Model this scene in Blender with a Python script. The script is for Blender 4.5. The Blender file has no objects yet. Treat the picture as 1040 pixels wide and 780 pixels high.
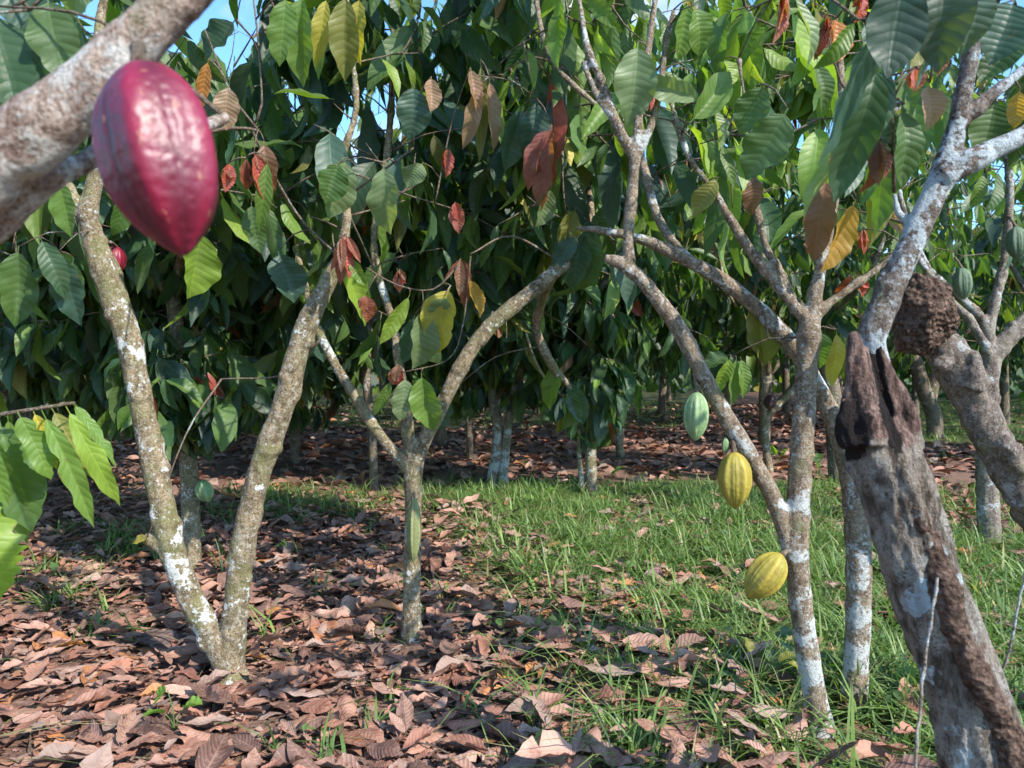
import bpy, bmesh, math, random
import numpy as np
from mathutils import Vector, noise as mnoise

random.seed(7); rng = np.random.default_rng(7)
sc = bpy.context.scene
COL = sc.collection
R = math.radians

# ------------------------------------------------------------------ camera
F, CX, CY, HOR, CAMH = 771.0, 520.0, 390.0, 370.0, 1.3
TH = math.atan((CY - HOR) / F)
FW = np.array([0, math.cos(TH), -math.sin(TH)]); UP = np.array([0, math.sin(TH), math.cos(TH)])
CAM = np.array([0, 0, CAMH])

def P(px, py, d):
    """a point seen at (px, py) whose distance along the world Y axis is d"""
    v = np.array([(px - CX) / F, 0, 0]) + FW + UP * (CY - py) / F
    return CAM + v * (d / v[1])

def proj(p):
    q = np.asarray(p, float) - CAM
    z = q @ FW
    z = np.where(np.abs(z) < 1e-3, 1e-3, z)
    return CX + F * q[..., 0] / z, CY - F * (q @ UP) / z, z

cam_d = bpy.data.cameras.new('camera'); cam = bpy.data.objects.new('camera', cam_d); COL.objects.link(cam)
cam.location = CAM; cam.rotation_euler = (R(90) - TH, 0, 0)
cam_d.sensor_width = 36; cam_d.lens = 36 * F / 1040; cam_d.clip_end = 2000; cam_d.clip_start = 0.02
cam_d.dof.use_dof = True; cam_d.dof.focus_distance = 3.6; cam_d.dof.aperture_fstop = 5.6
sc.camera = cam

# ------------------------------------------------------------------ world, sun
SUN_DIR = np.array([0.72, -0.69, 0]); SUN_DIR /= np.linalg.norm(SUN_DIR)
SUN_EL = R(39)
sv = np.array([SUN_DIR[0] * math.cos(SUN_EL), SUN_DIR[1] * math.cos(SUN_EL), math.sin(SUN_EL)])
sd = bpy.data.lights.new('sun', 'SUN'); so = bpy.data.objects.new('sun', sd); COL.objects.link(so)
sd.energy = 3.5; sd.angle = R(0.6); sd.color = (1, 0.93, 0.83)
so.rotation_euler = Vector(sv).to_track_quat('Z', 'Y').to_euler(); so.location = (0, 0, 30)
w = bpy.data.worlds.new('World'); sc.world = w; w.use_nodes = True
nt = w.node_tree; nt.nodes.clear()
out = nt.nodes.new('ShaderNodeOutputWorld'); bg = nt.nodes.new('ShaderNodeBackground')
sky = nt.nodes.new('ShaderNodeTexSky'); sky.sky_type = 'NISHITA'; sky.sun_disc = False
sky.sun_elevation = SUN_EL; sky.sun_rotation = math.atan2(sv[0], sv[1])
sky.air_density = 1.0; sky.dust_density = 0.6; sky.ozone_density = 2.0
bg.inputs[1].default_value = 0.15
mul = nt.nodes.new('ShaderNodeMix'); mul.data_type = 'RGBA'; mul.blend_type = 'MULTIPLY'; mul.inputs[0].default_value = 1
mul.inputs[7].default_value = (0.66, 0.95, 1.12, 1); nt.links.new(sky.outputs[0], mul.inputs[6])
tc = nt.nodes.new('ShaderNodeTexCoord'); cn = nt.nodes.new('ShaderNodeTexNoise'); cn.inputs['Scale'].default_value = 5; cn.inputs['Detail'].default_value = 6
nt.links.new(tc.outputs['Generated'], cn.inputs['Vector'])
cr = nt.nodes.new('ShaderNodeMapRange'); cr.inputs[1].default_value = 0.55; cr.inputs[2].default_value = 0.72; nt.links.new(cn.outputs[0], cr.inputs[0])
cm = nt.nodes.new('ShaderNodeMix'); cm.data_type = 'RGBA'; nt.links.new(cr.outputs[0], cm.inputs[0])
nt.links.new(mul.outputs[2], cm.inputs[6]); cm.inputs[7].default_value = (3.4, 3.6, 3.8, 1)
nt.links.new(cm.outputs[2], bg.inputs[0]); nt.links.new(bg.outputs[0], out.inputs[0])
sc.view_settings.view_transform = 'Standard'; sc.view_settings.look = 'None'
sc.view_settings.gamma = 1; sc.view_settings.use_curve_mapping = False
sc.view_settings.exposure = 1.24
cy = sc.cycles
cy.max_bounces = 7; cy.diffuse_bounces = 4; cy.glossy_bounces = 2; cy.transmission_bounces = 5; cy.transparent_max_bounces = 4
cy.caustics_reflective = False; cy.caustics_refractive = False
cy.use_denoising = True; cy.use_adaptive_sampling = True; cy.adaptive_threshold = 0.015

# ------------------------------------------------------------------ node helpers
class NT:
    def __init__(s, name):
        s.m = bpy.data.materials.new(name); s.m.use_nodes = True
        s.t = s.m.node_tree; s.t.nodes.clear()
        s.out = s.n('ShaderNodeOutputMaterial')
    def n(s, typ, **kw):
        nd = s.t.nodes.new(typ)
        for k, v in kw.items(): setattr(nd, k, v)
        return nd
    def put(s, sock, v):
        if isinstance(v, bpy.types.NodeSocket): s.t.links.new(v, sock)
        elif isinstance(v, (tuple, list)) and len(v) == 3 and sock.type == 'RGBA': sock.default_value = (*v, 1)
        else: sock.default_value = v
    def math(s, op, a, b=0.0, c=0.0, clamp=False):
        nd = s.n('ShaderNodeMath', operation=op, use_clamp=clamp)
        s.put(nd.inputs[0], a); s.put(nd.inputs[1], b); s.put(nd.inputs[2], c)
        return nd.outputs[0]
    def mix(s, f, a, b, typ='MIX'):
        nd = s.n('ShaderNodeMix', data_type='RGBA', blend_type=typ)
        s.put(nd.inputs[0], f); s.put(nd.inputs[6], a); s.put(nd.inputs[7], b)
        return nd.outputs[2]
    def ramp(s, f, lo, hi):
        nd = s.n('ShaderNodeMapRange', interpolation_type='SMOOTHSTEP')
        s.put(nd.inputs[0], f); nd.inputs[1].default_value = lo; nd.inputs[2].default_value = hi
        return nd.outputs[0]
    def noise(s, vec, scale, detail=4, rough=0.55, dist=0.0):
        nd = s.n('ShaderNodeTexNoise')
        s.put(nd.inputs['Vector'], vec); nd.inputs['Scale'].default_value = scale
        nd.inputs['Detail'].default_value = detail; nd.inputs['Roughness'].default_value = rough
        nd.inputs['Distortion'].default_value = dist
        return nd.outputs[0]
    def voro(s, vec, scale, feat='F1', out=0):
        nd = s.n('ShaderNodeTexVoronoi', feature=feat)
        s.put(nd.inputs['Vector'], vec); nd.inputs['Scale'].default_value = scale
        return nd.outputs[out]
    def obj(s, sx=1, sy=1, sz=1):
        tc = s.n('ShaderNodeTexCoord'); mp = s.n('ShaderNodeMapping')
        s.t.links.new(tc.outputs['Object'], mp.inputs[0]); mp.inputs[3].default_value = (sx, sy, sz)
        return mp.outputs[0]
    def attr(s, name, out='Color'):
        nd = s.n('ShaderNodeAttribute', attribute_name=name); return nd.outputs[out]
    def bump(s, h, strength, dist):
        nd = s.n('ShaderNodeBump'); s.put(nd.inputs['Height'], h)
        nd.inputs['Strength'].default_value = strength; nd.inputs['Distance'].default_value = dist
        return nd.outputs[0]
    def pbr(s, col, rough=0.6, nrm=None, spec=0.5, coat=0.0):
        b = s.n('ShaderNodeBsdfPrincipled')
        s.put(b.inputs['Base Color'], col); s.put(b.inputs['Roughness'], rough)
        b.inputs['Specular IOR Level'].default_value = spec; b.inputs['Coat Weight'].default_value = coat
        b.inputs['Coat Roughness'].default_value = 0.25
        if nrm is not None: s.t.links.new(nrm, b.inputs['Normal'])
        return b.outputs[0]
    def done(s, sh):
        s.t.links.new(sh, s.out.inputs[0]); return s.m

def leaf_material(name, nveins=11, trans=0.42, rough=0.40, dry=False):
    k = NT(name)
    uv = k.n('ShaderNodeUVMap', uv_map='UVMap'); sp = k.n('ShaderNodeSeparateXYZ')
    k.t.links.new(uv.outputs[0], sp.inputs[0])
    u = k.math('ABSOLUTE', k.math('SUBTRACT', k.math('MULTIPLY', sp.outputs[0], 2.0), 1.0))
    v = sp.outputs[1]
    nz = k.noise(k.obj(), 30, 3)
    s_ = k.math('SUBTRACT', k.math('MULTIPLY', v, nveins), k.math('MULTIPLY', k.math('POWER', u, 1.25), 1.35))
    s_ = k.math('ADD', s_, k.math('MULTIPLY', nz, 0.35))
    fr = k.math('ABSOLUTE', k.math('SUBTRACT', k.math('FRACT', s_), 0.5))     # 0.5 on a side vein
    vein = k.ramp(fr, 0.36, 0.49)
    mid = k.ramp(u, 0.10, 0.02)
    v_all = k.math('MAXIMUM', k.math('MULTIPLY', vein, 0.75), mid)
    quilt = k.math('SUBTRACT', 0.5, fr)                                        # bulge between veins
    quilt = k.math('SINE', k.math('MULTIPLY', quilt, math.pi))
    h = k.math('SUBTRACT', quilt, k.math('MULTIPLY', mid, 0.6))
    h = k.math('ADD', h, k.math('MULTIPLY', k.noise(k.obj(), 160, 2), 0.35))
    tint = k.attr('tint')
    blot = k.noise(k.obj(), 14, 5, 0.65)
    if dry:
        c = k.mix(k.math('MULTIPLY', v_all, 0.35), tint, (0.42, 0.27, 0.19))
        c = k.mix(k.ramp(blot, 0.45, 0.72), c, k.mix(1.0, c, (0.55, 0.46, 0.42), 'MULTIPLY'))
        c = k.mix(k.math('MULTIPLY', k.ramp(k.noise(k.obj(), 70, 4), 0.55, 0.8), 0.5), c, (0.33, 0.24, 0.2))
        sh = k.pbr(c, 0.62, k.bump(h, 0.5, 0.003), 0.3)
        return k.done(sh)
    lite = k.mix(1.0, tint, (1.7, 1.5, 1.5), 'MULTIPLY')
    c = k.mix(k.math('MULTIPLY', v_all, 0.32), tint, lite)
    c = k.mix(k.ramp(blot, 0.42, 0.75), c, k.mix(1.0, c, (0.8, 0.85, 0.72), 'MULTIPLY'))
    spots = k.ramp(k.noise(k.obj(), 55, 3), 0.69, 0.74)
    c = k.mix(k.math('MULTIPLY', spots, 0.7), c, (0.16, 0.10, 0.04))
    edge = k.ramp(k.math('ADD', u, k.math('MULTIPLY', k.math('SUBTRACT', k.noise(k.obj(), 22, 4), 0.5), 1.6)), 1.08, 1.22)
    c = k.mix(k.math('MULTIPLY', edge, 0.75), c, (0.17, 0.10, 0.045))
    dust = k.ramp(k.noise(k.obj(), 5, 4), 0.5, 0.75)                           # pale dusty film
    c = k.mix(k.math('MULTIPLY', dust, 0.16), c, (0.30, 0.33, 0.26))
    nrm = k.bump(h, 0.32, 0.003)
    b = k.pbr(c, k.math('ADD', rough, k.math('MULTIPLY', blot, 0.15)), nrm, 0.5)
    tr = k.n('ShaderNodeBsdfTranslucent')
    k.put(tr.inputs[0], k.mix(1.0, c, (1.9, 1.9, 0.55), 'MULTIPLY'))
    k.t.links.new(nrm, tr.inputs[1])
    mx = k.n('ShaderNodeMixShader'); mx.inputs[0].default_value = trans
    k.t.links.new(b, mx.inputs[1]); k.t.links.new(tr.outputs[0], mx.inputs[2])
    return k.done(mx.outputs[0])

def bark_material(name, c1, c2, lichen=0.5, moss=0.3, lichen_col=(0.56, 0.56, 0.53), scale=1.0, fissure=0.6, soft=0.045, low=0.0):
    """lichen 0..1 how much of the bark carries pale crust, moss the same for green"""
    k = NT(name); o = k.obj(); ol = k.obj(1, 1, 0.45); oh = k.obj(1, 1, 2.2)
    n1 = k.noise(ol, 22 * scale, 6, 0.65)
    c = k.mix(k.ramp(n1, 0.32, 0.66), c1, c2)
    n2 = k.noise(o, 130 * scale, 4, 0.7)
    c = k.mix(k.ramp(n2, 0.48, 0.62), c, k.mix(1.0, c, (0.42, 0.37, 0.32), 'MULTIPLY'))
    n4 = k.noise(o, 48 * scale, 5, 0.7)
    c = k.mix(k.math('MULTIPLY', k.ramp(n4, 0.5, 0.62), 0.6), c, k.mix(0.5, c2, lichen_col))
    mo = k.math('MULTIPLY', k.ramp(k.noise(o, 6 * scale, 5, 0.6), 0.62 - moss * 0.3, 0.78 - moss * 0.3), k.ramp(n2, 0.3, 0.6))
    c = k.mix(k.math('MULTIPLY', mo, 0.75), c, (0.13, 0.14, 0.045))
    ln = k.math('ADD', k.noise(o, 7 * scale, 3, 0.5, 0.4), k.math('MULTIPLY', k.math('SUBTRACT', k.noise(o, 55 * scale, 4, 0.6), 0.5), 0.45))
    t = 0.72 - lichen * 0.28
    if low:
        sz = k.n('ShaderNodeSeparateXYZ'); k.t.links.new(o, sz.inputs[0])
        ln = k.math('ADD', ln, k.math('MULTIPLY', k.ramp(sz.outputs[2], .75, .1), low))
    lm = k.ramp(ln, t, t + soft)
    lc = k.mix(k.ramp(k.noise(o, 90 * scale, 3), 0.35, 0.7), lichen_col, k.mix(1.0, lichen_col, (0.72, 0.74, 0.72), 'MULTIPLY'))
    c = k.mix(lm, c, lc)
    sp = k.ramp(k.voro(o, 46 * scale), 0.30, 0.22)
    spm = k.math('MULTIPLY', sp, k.ramp(k.noise(o, 10 * scale, 2), 0.55 - 0.1 * lichen, 0.65 - 0.1 * lichen))
    c = k.mix(k.math('MULTIPLY', spm, 0.5), c, lichen_col)
    ring = k.ramp(k.noise(oh, 30 * scale, 3, 0.5), 0.60, 0.68)
    c = k.mix(k.math('MULTIPLY', ring, 0.45), c, (0.12, 0.085, 0.06))
    h = k.math('ADD', k.math('MULTIPLY', n1, fissure), k.math('MULTIPLY', n2, 0.4))
    h = k.math('ADD', h, k.math('MULTIPLY', lm, 0.12))
    return k.done(k.pbr(c, 0.85, k.bump(h, 1.0, 0.018), 0.25))

M = {}
M['leaf'] = leaf_material('cacao_leaf')
M['dry_leaf'] = leaf_material('dry_cacao_leaf', dry=True)
M['bark_olive'] = bark_material('bark_olive', (0.12, 0.09, 0.05), (0.31, 0.24, 0.15), 0.36, 0.5, low=.05)
M['bark_white'] = bark_material('bark_white', (0.13, 0.092, 0.06), (0.32, 0.245, 0.17), 0.54, 0.25, (0.52, 0.53, 0.52), 1.35, soft=.09, low=.14)
M['bark_grey'] = bark_material('bark_grey', (0.12, 0.09, 0.075), (0.30, 0.25, 0.20), 0.5, 0.1, (0.42, 0.43, 0.44))
M['bark_dark'] = bark_material('bark_dark', (0.085, 0.062, 0.045), (0.20, 0.155, 0.11), 0.35, 0.3, (0.42, 0.42, 0.40))
M['bark_near'] = bark_material('bark_near', (0.20, 0.125, 0.10), (0.50, 0.38, 0.31), 0.72, 0.3, (0.62, 0.58, 0.54), 1.7, 1.0, soft=.12)
M['bark_knob'] = bark_material('bark_knob', (0.10, 0.075, 0.06), (0.27, 0.215, 0.175), 0.28, 0.1, (0.42, 0.42, 0.42), 1.6, 1.0)
M['bark_limb'] = bark_material('bark_limb', (0.065, 0.048, 0.04), (0.20, 0.16, 0.135), 0.80, 0.05, (0.42, 0.46, 0.49), 1.1, 0.9, soft=.08)
M['bark_twig'] = bark_material('bark_twig', (0.10, 0.07, 0.05), (0.24, 0.175, 0.12), 0.25, 0.25, (0.38, 0.38, 0.36), 2.0)

k = NT('grass_blade'); tint = k.attr('tint')
b = k.pbr(tint, 0.5, None, 0.4); tr = k.n('ShaderNodeBsdfTranslucent'); k.put(tr.inputs[0], k.mix(1.0, tint, (1.5, 1.6, 0.7), 'MULTIPLY'))
mx = k.n('ShaderNodeMixShader'); mx.inputs[0].default_value = 0.3
k.t.links.new(b, mx.inputs[1]); k.t.links.new(tr.outputs[0], mx.inputs[2]); M['grass'] = k.done(mx.outputs[0])

k = NT('soil'); o = k.obj()
vc = k.voro(k.obj(1, 1, 0.2), 11, out=1)
base = k.mix(k.ramp(k.noise(o, 2.2, 5), 0.35, 0.65), (0.15, 0.09, 0.068), (0.24, 0.145, 0.115))
sepc = k.n('ShaderNodeSeparateColor'); k.t.links.new(vc, sepc.inputs[0])
base = k.mix(k.math('MULTIPLY', sepc.outputs[0], 0.55), base, (0.26, 0.145, 0.105))
base = k.mix(k.ramp(k.noise(o, 60, 4), 0.45, 0.7), base, (0.06, 0.04, 0.03))
gm = k.attr('grassy', 'Fac')
gcol = k.mix(k.noise(o, 25, 5), (0.035, 0.055, 0.018), (0.085, 0.13, 0.035))
base = k.mix(k.math('MULTIPLY', gm, k.ramp(k.noise(o, 7, 4), 0.2, 0.5)), base, gcol)
hh = k.math('ADD', k.noise(o, 40, 5), k.math('MULTIPLY', k.voro(o, 14), 0.8))
M['soil'] = k.done(k.pbr(base, 0.9, k.bump(hh, 0.8, 0.02), 0.2))

def pod_material(name, c_ridge, c_furrow, c_blot, blot=0.3, rough=0.4, bloom=None, warts=70):
    k = NT(name); o = k.obj()
    fur = k.attr('ridge', 'Fac')
    n1 = k.noise(o, 30, 5, 0.6)
    c = k.mix(fur, c_furrow, c_ridge)
    c = k.mix(k.math('MULTIPLY', k.ramp(n1, 0.4, 0.75), 0.55), c, k.mix(1.0, c, (0.6, 0.5, 0.55), 'MULTIPLY'))
    if bloom: c = k.mix(k.math('MULTIPLY', k.ramp(k.noise(o, 16, 4), 0.4, 0.7), 0.5), c, bloom)
    sc_ = k.ramp(k.noise(k.obj(1, 1, 0.4), 55, 4, 0.6), 0.68 - 0.1 * blot, 0.73 - 0.1 * blot)
    c = k.mix(k.math('MULTIPLY', sc_, 0.75), c, c_blot)
    h = k.math('ADD', k.math('MULTIPLY', k.voro(o, warts, 'SMOOTH_F1'), 1.0), k.math('MULTIPLY', k.noise(o, 140, 3), 0.4))
    return k.done(k.pbr(c, k.math('ADD', rough, k.math('MULTIPLY', n1, 0.2)), k.bump(h, 0.42, 0.004), 0.5))
M['pod_red'] = pod_material('pod_crimson', (0.20, 0.007, 0.030), (0.045, 0.0015, 0.008), (0.30, 0.13, 0.08), 0.55, 0.33, (0.21, 0.022, 0.06), 90)
M['pod_yellow'] = pod_material('pod_yellow', (0.36, 0.28, 0.04), (0.20, 0.18, 0.025), (0.14, 0.11, 0.03), 0.5, 0.5)
M['pod_green'] = pod_material('pod_green', (0.24, 0.34, 0.16), (0.10, 0.19, 0.07), (0.3, 0.34, 0.2), 0.2, 0.5)
M['pod_pale'] = pod_material('pod_pale', (0.22, 0.24, 0.10), (0.11, 0.13, 0.04), (0.2, 0.17, 0.08), 0.5, 0.55)
M['pod_green_dim'] = pod_material('pod_green_dim', (0.125, 0.175, 0.105), (0.06, 0.10, 0.05), (0.14, 0.16, 0.1), 0.2, 0.6)  # darker copy of the green husk, dim light painted into the colour
M['pod_dark'] = pod_material('pod_dark', (0.10, 0.05, 0.05), (0.05, 0.025, 0.025), (0.14, 0.09, 0.07), 0.3, 0.6)
M['pod_maroon'] = pod_material('pod_maroon', (0.22, 0.012, 0.03), (0.12, 0.006, 0.015), (0.2, 0.07, 0.05), 0.2, 0.35)

k = NT('termite_crust'); o = k.obj()
n = k.noise(o, 60, 6, 0.7); vv = k.voro(o, 70)
c = k.mix(k.ramp(n, 0.35, 0.7), (0.045, 0.028, 0.022), (0.19, 0.125, 0.095))
c = k.mix(k.ramp(k.noise(o, 9, 4), 0.5, 0.7), c, k.mix(0.5, c, (0.28, 0.2, 0.16)))
M['crust'] = k.done(k.pbr(c, 0.95, k.bump(k.math('ADD', vv, n), 1.0, 0.015), 0.1))

# bark of the broken trunk: 'rot' = bare reddish wood, 'char' = black decay, plus the dark of the cleft painted in
k = NT('broken_trunk'); o = k.obj(); ol = k.obj(1, 1, 0.28)
n1 = k.noise(ol, 40, 6, 0.7); n2 = k.noise(o, 120, 4, 0.7); n3 = k.noise(o, 8, 5)
c = k.mix(k.ramp(n1, 0.38, 0.62), (0.085, 0.064, 0.050), (0.34, 0.285, 0.235))
c = k.mix(k.math('MULTIPLY', k.ramp(n3, 0.5, 0.58), k.ramp(n2, 0.35, 0.6)), c, (0.40, 0.37, 0.33))
c = k.mix(k.math('MULTIPLY', k.ramp(k.noise(k.obj(1, 1, 0.5), 5, 5, 0.6), 0.54, 0.62), 0.45), c, (0.11, 0.08, 0.06))
lm = k.ramp(k.math('ADD', k.noise(o, 7, 3), k.math('MULTIPLY', n2, 0.12)), 0.70, 0.73)
c = k.mix(lm, c, (0.50, 0.56, 0.58))
c = k.mix(k.ramp(k.math('ADD', k.math('MULTIPLY', k.attr('pale', 'Fac'), .7), k.math('MULTIPLY', k.math('SUBTRACT', k.noise(o, 32, 5, .65), .5), 2.2)), .42, .55), c, (0.45, 0.53, 0.57))
rot = k.attr('rot', 'Fac'); ch = k.attr('decay_cleft', 'Fac')
wood = k.mix(k.ramp(k.noise(ol, 55, 6, 0.7), 0.35, 0.68), (0.07, 0.04, 0.032), (0.36, 0.235, 0.195))
rm = k.ramp(k.math('ADD', rot, k.math('MULTIPLY', k.math('SUBTRACT', n3, 0.5), 0.6)), 0.4, 0.6)
c = k.mix(rm, c, wood)
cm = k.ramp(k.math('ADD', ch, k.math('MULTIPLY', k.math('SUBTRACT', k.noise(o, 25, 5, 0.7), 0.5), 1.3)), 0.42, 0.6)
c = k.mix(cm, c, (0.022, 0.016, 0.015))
M['stump'] = k.done(k.pbr(c, 0.9, k.bump(k.math('ADD', n1, k.math('MULTIPLY', n2, 0.6)), 1.0, 0.03), 0.2))

# ------------------------------------------------------------------ mesh helpers
def mesh_np(name, V, loops, starts, mat, uv=None, tint=None, smooth=True, attrs=None):
    me = bpy.data.meshes.new(name)
    nv, nl, nf = len(V), len(loops), len(starts)
    me.vertices.add(nv); me.loops.add(nl); me.polygons.add(nf)
    me.vertices.foreach_set('co', np.asarray(V, np.float32).ravel())
    me.loops.foreach_set('vertex_index', np.asarray(loops, np.int32))
    me.polygons.foreach_set('loop_start', np.asarray(starts, np.int32))
    if smooth: me.polygons.foreach_set('use_smooth', np.ones(nf, bool))
    if uv is not None:
        l = me.uv_layers.new(name='UVMap'); l.data.foreach_set('uv', np.asarray(uv, np.float32)[loops].ravel())
    if tint is not None:
        a = me.attributes.new('tint', 'FLOAT_COLOR', 'POINT')
        t = np.ones((nv, 4), np.float32); t[:, :3] = tint; a.data.foreach_set('color', t.ravel())
    for kx, vx in (attrs or {}).items():
        a = me.attributes.new(kx, 'FLOAT', 'POINT'); a.data.foreach_set('value', np.asarray(vx, np.float32))
    me.update(calc_edges=True); me.validate()
    me.materials.append(mat)
    return me

def link(name, me, parent=None, loc=(0, 0, 0)):
    o = bpy.data.objects.new(name, me); COL.objects.link(o)
    if parent is not None: o.parent = parent
    o.location = loc
    return o

def thing(name, label, cat, loc=(0, 0, 0), group=None):
    o = bpy.data.objects.new(name, None); COL.objects.link(o); o.location = loc
    o.empty_display_size = 0.1
    return tag(o, label, cat, group)

def tag(o, label=None, cat=None, group=None, kind=None):
    if label: o['label'] = label
    if cat: o['category'] = cat
    if group: o['group'] = group
    if kind: o['kind'] = kind
    return o

def norm(v): 
    v = np.asarray(v, float); return v / (np.linalg.norm(v) + 1e-9)

def catmull(pts, step):
    pts = np.asarray(pts, float)
    if len(pts) == 2:
        n = max(2, int(np.linalg.norm(pts[1, :3] - pts[0, :3]) / step) + 1)
        return pts[0] + (pts[1] - pts[0]) * np.linspace(0, 1, n)[:, None]
    p = np.vstack([2 * pts[0] - pts[1], pts, 2 * pts[-1] - pts[-2]]); o = []
    for i in range(1, len(p) - 2):
        n = max(1, int(np.linalg.norm(p[i + 1, :3] - p[i, :3]) / step))
        for t in np.arange(n) / n:
            a, b, c, d = p[i - 1], p[i], p[i + 1], p[i + 2]
            o.append(0.5 * (2 * b + (c - a) * t + (2 * a - 5 * b + 4 * c - d) * t * t + (3 * b - a - 3 * c + d) * t ** 3))
    o.append(pts[-1]); return np.array(o)

class Tubes:
    def __init__(s): s.V = []; s.L = []; s.S = []; s.nv = 0; s.nl = 0
    def add(s, pts, sides=8, step=0.06, cap=True, raw=False):
        """pts: rows x, y, z, radius"""
        q = np.asarray(pts, float) if raw else catmull(pts, step)
        n = len(q); c = q[:, :3]; r = q[:, 3]
        t = np.gradient(c, axis=0); t /= np.linalg.norm(t, axis=1)[:, None] + 1e-9
        a = np.cross(t[0], [0.3, 0.9, 0.1]); a /= np.linalg.norm(a) + 1e-9
        ang = np.linspace(0, 2 * math.pi, sides, endpoint=False); ca, sa = np.cos(ang)[:, None], np.sin(ang)[:, None]
        for i in range(n):
            a = a - t[i] * (a @ t[i]); a /= np.linalg.norm(a) + 1e-9
            bb = np.cross(t[i], a); s.V.append(c[i] + r[i] * (ca * a + sa * bb))
        base = s.nv
        i = np.arange(n - 1)[:, None] * sides + np.arange(sides)[None]
        j = np.arange(n - 1)[:, None] * sides + (np.arange(sides)[None] + 1) % sides
        f = np.stack([i, j, j + sides, i + sides], -1).reshape(-1, 4) + base
        s.L.append(f.ravel()); s.S.append(s.nl + np.arange(len(f)) * 4); s.nl += f.size
        s.nv += n * sides
        if cap:
            for ring, rev in ((0, True), (n - 1, False)):
                idx = base + ring * sides + np.arange(sides)
                if rev: idx = idx[::-1]
                s.L.append(idx); s.S.append(np.array([s.nl])); s.nl += sides
    def arrays(s):
        return np.vstack(s.V), np.concatenate(s.L), np.concatenate(s.S)

def displaced(V, N, fn):
    return np.array([v + n * fn(Vector(v)) for v, n in zip(V, N)])

def fused_mesh(name, tubes, voxel, mat, amp=0.006, origin=(0, 0, 0), knots=0.0, extra=None, grain=0.0):
    """tubes -> one skin (voxel remesh), smoothed, with bark relief pushed in and out"""
    V, L, S = tubes.arrays()
    me = mesh_np('tmp', V - np.asarray(origin), L, S, mat)
    o = bpy.data.objects.new('tmp', me); COL.objects.link(o)
    m = o.modifiers.new('r', 'REMESH'); m.mode = 'VOXEL'; m.voxel_size = voxel; m.use_smooth_shade = True
    m2 = o.modifiers.new('s', 'SMOOTH'); m2.iterations = 4; m2.factor = 0.5
    dg = bpy.context.evaluated_depsgraph_get(); me2 = bpy.data.meshes.new_from_object(o.evaluated_get(dg))
    bpy.data.objects.remove(o); bpy.data.meshes.remove(me)
    nv = len(me2.vertices); co = np.empty(nv * 3, np.float32); me2.vertices.foreach_get('co', co); co = co.reshape(-1, 3)
    no = np.empty(nv * 3, np.float32); me2.vertices.foreach_get('normal', no); no = no.reshape(-1, 3)
    def fn(p):
        d = mnoise.noise(p * 9) * amp * 1.2 + mnoise.noise(p * 31) * amp * 0.6 + mnoise.noise(p * 85) * amp * 0.25
        if grain: d += grain * mnoise.noise(Vector((p.x * 42 + p.z * 12, p.y * 42, p.z * 6))) + grain * .6 * abs(mnoise.noise(Vector((p.x * 90 + p.z * 26, p.y * 90, p.z * 14))))
        if knots:
            q = mnoise.noise(p * 13 + Vector((5, 5, 5)))
            if q > 0.3: d += (q - 0.3) * knots
        return d
    co2 = displaced(co.astype(float), no, fn)
    me2.vertices.foreach_set('co', co2.astype(np.float32).ravel())
    if extra: extra(me2, co2 + np.asarray(origin))
    me2.name = name; me2.materials.clear(); me2.materials.append(mat)
    me2.polygons.foreach_set('use_smooth', np.ones(len(me2.polygons), bool)); me2.update()
    return me2

# ------------------------------------------------------------------ leaves
def leaf_profile(v, serr=0.0, ph=0.0):
    v = np.asarray(v)
    t = np.clip((v - 0.08) / 0.92, 0, 1)
    w_ = np.sin(math.pi * t ** 0.9) ** 0.72
    tip = np.clip((1 - t) / 0.16, 0, 1)
    w_ = w_ * (0.35 + 0.65 * tip ** 0.8) if True else w_
    w_ = np.where(v <= 0.081, 0.035, np.maximum(w_, 0.03))
    w_ = np.where(v >= 0.999, 0.006, w_)
    if serr: w_ = w_ * (1 - serr * (0.5 + 0.5 * np.sin(v * 52 + ph + 2.2 * np.sin(v * 9 + ph))) * (v > 0.2))
    return w_

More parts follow.
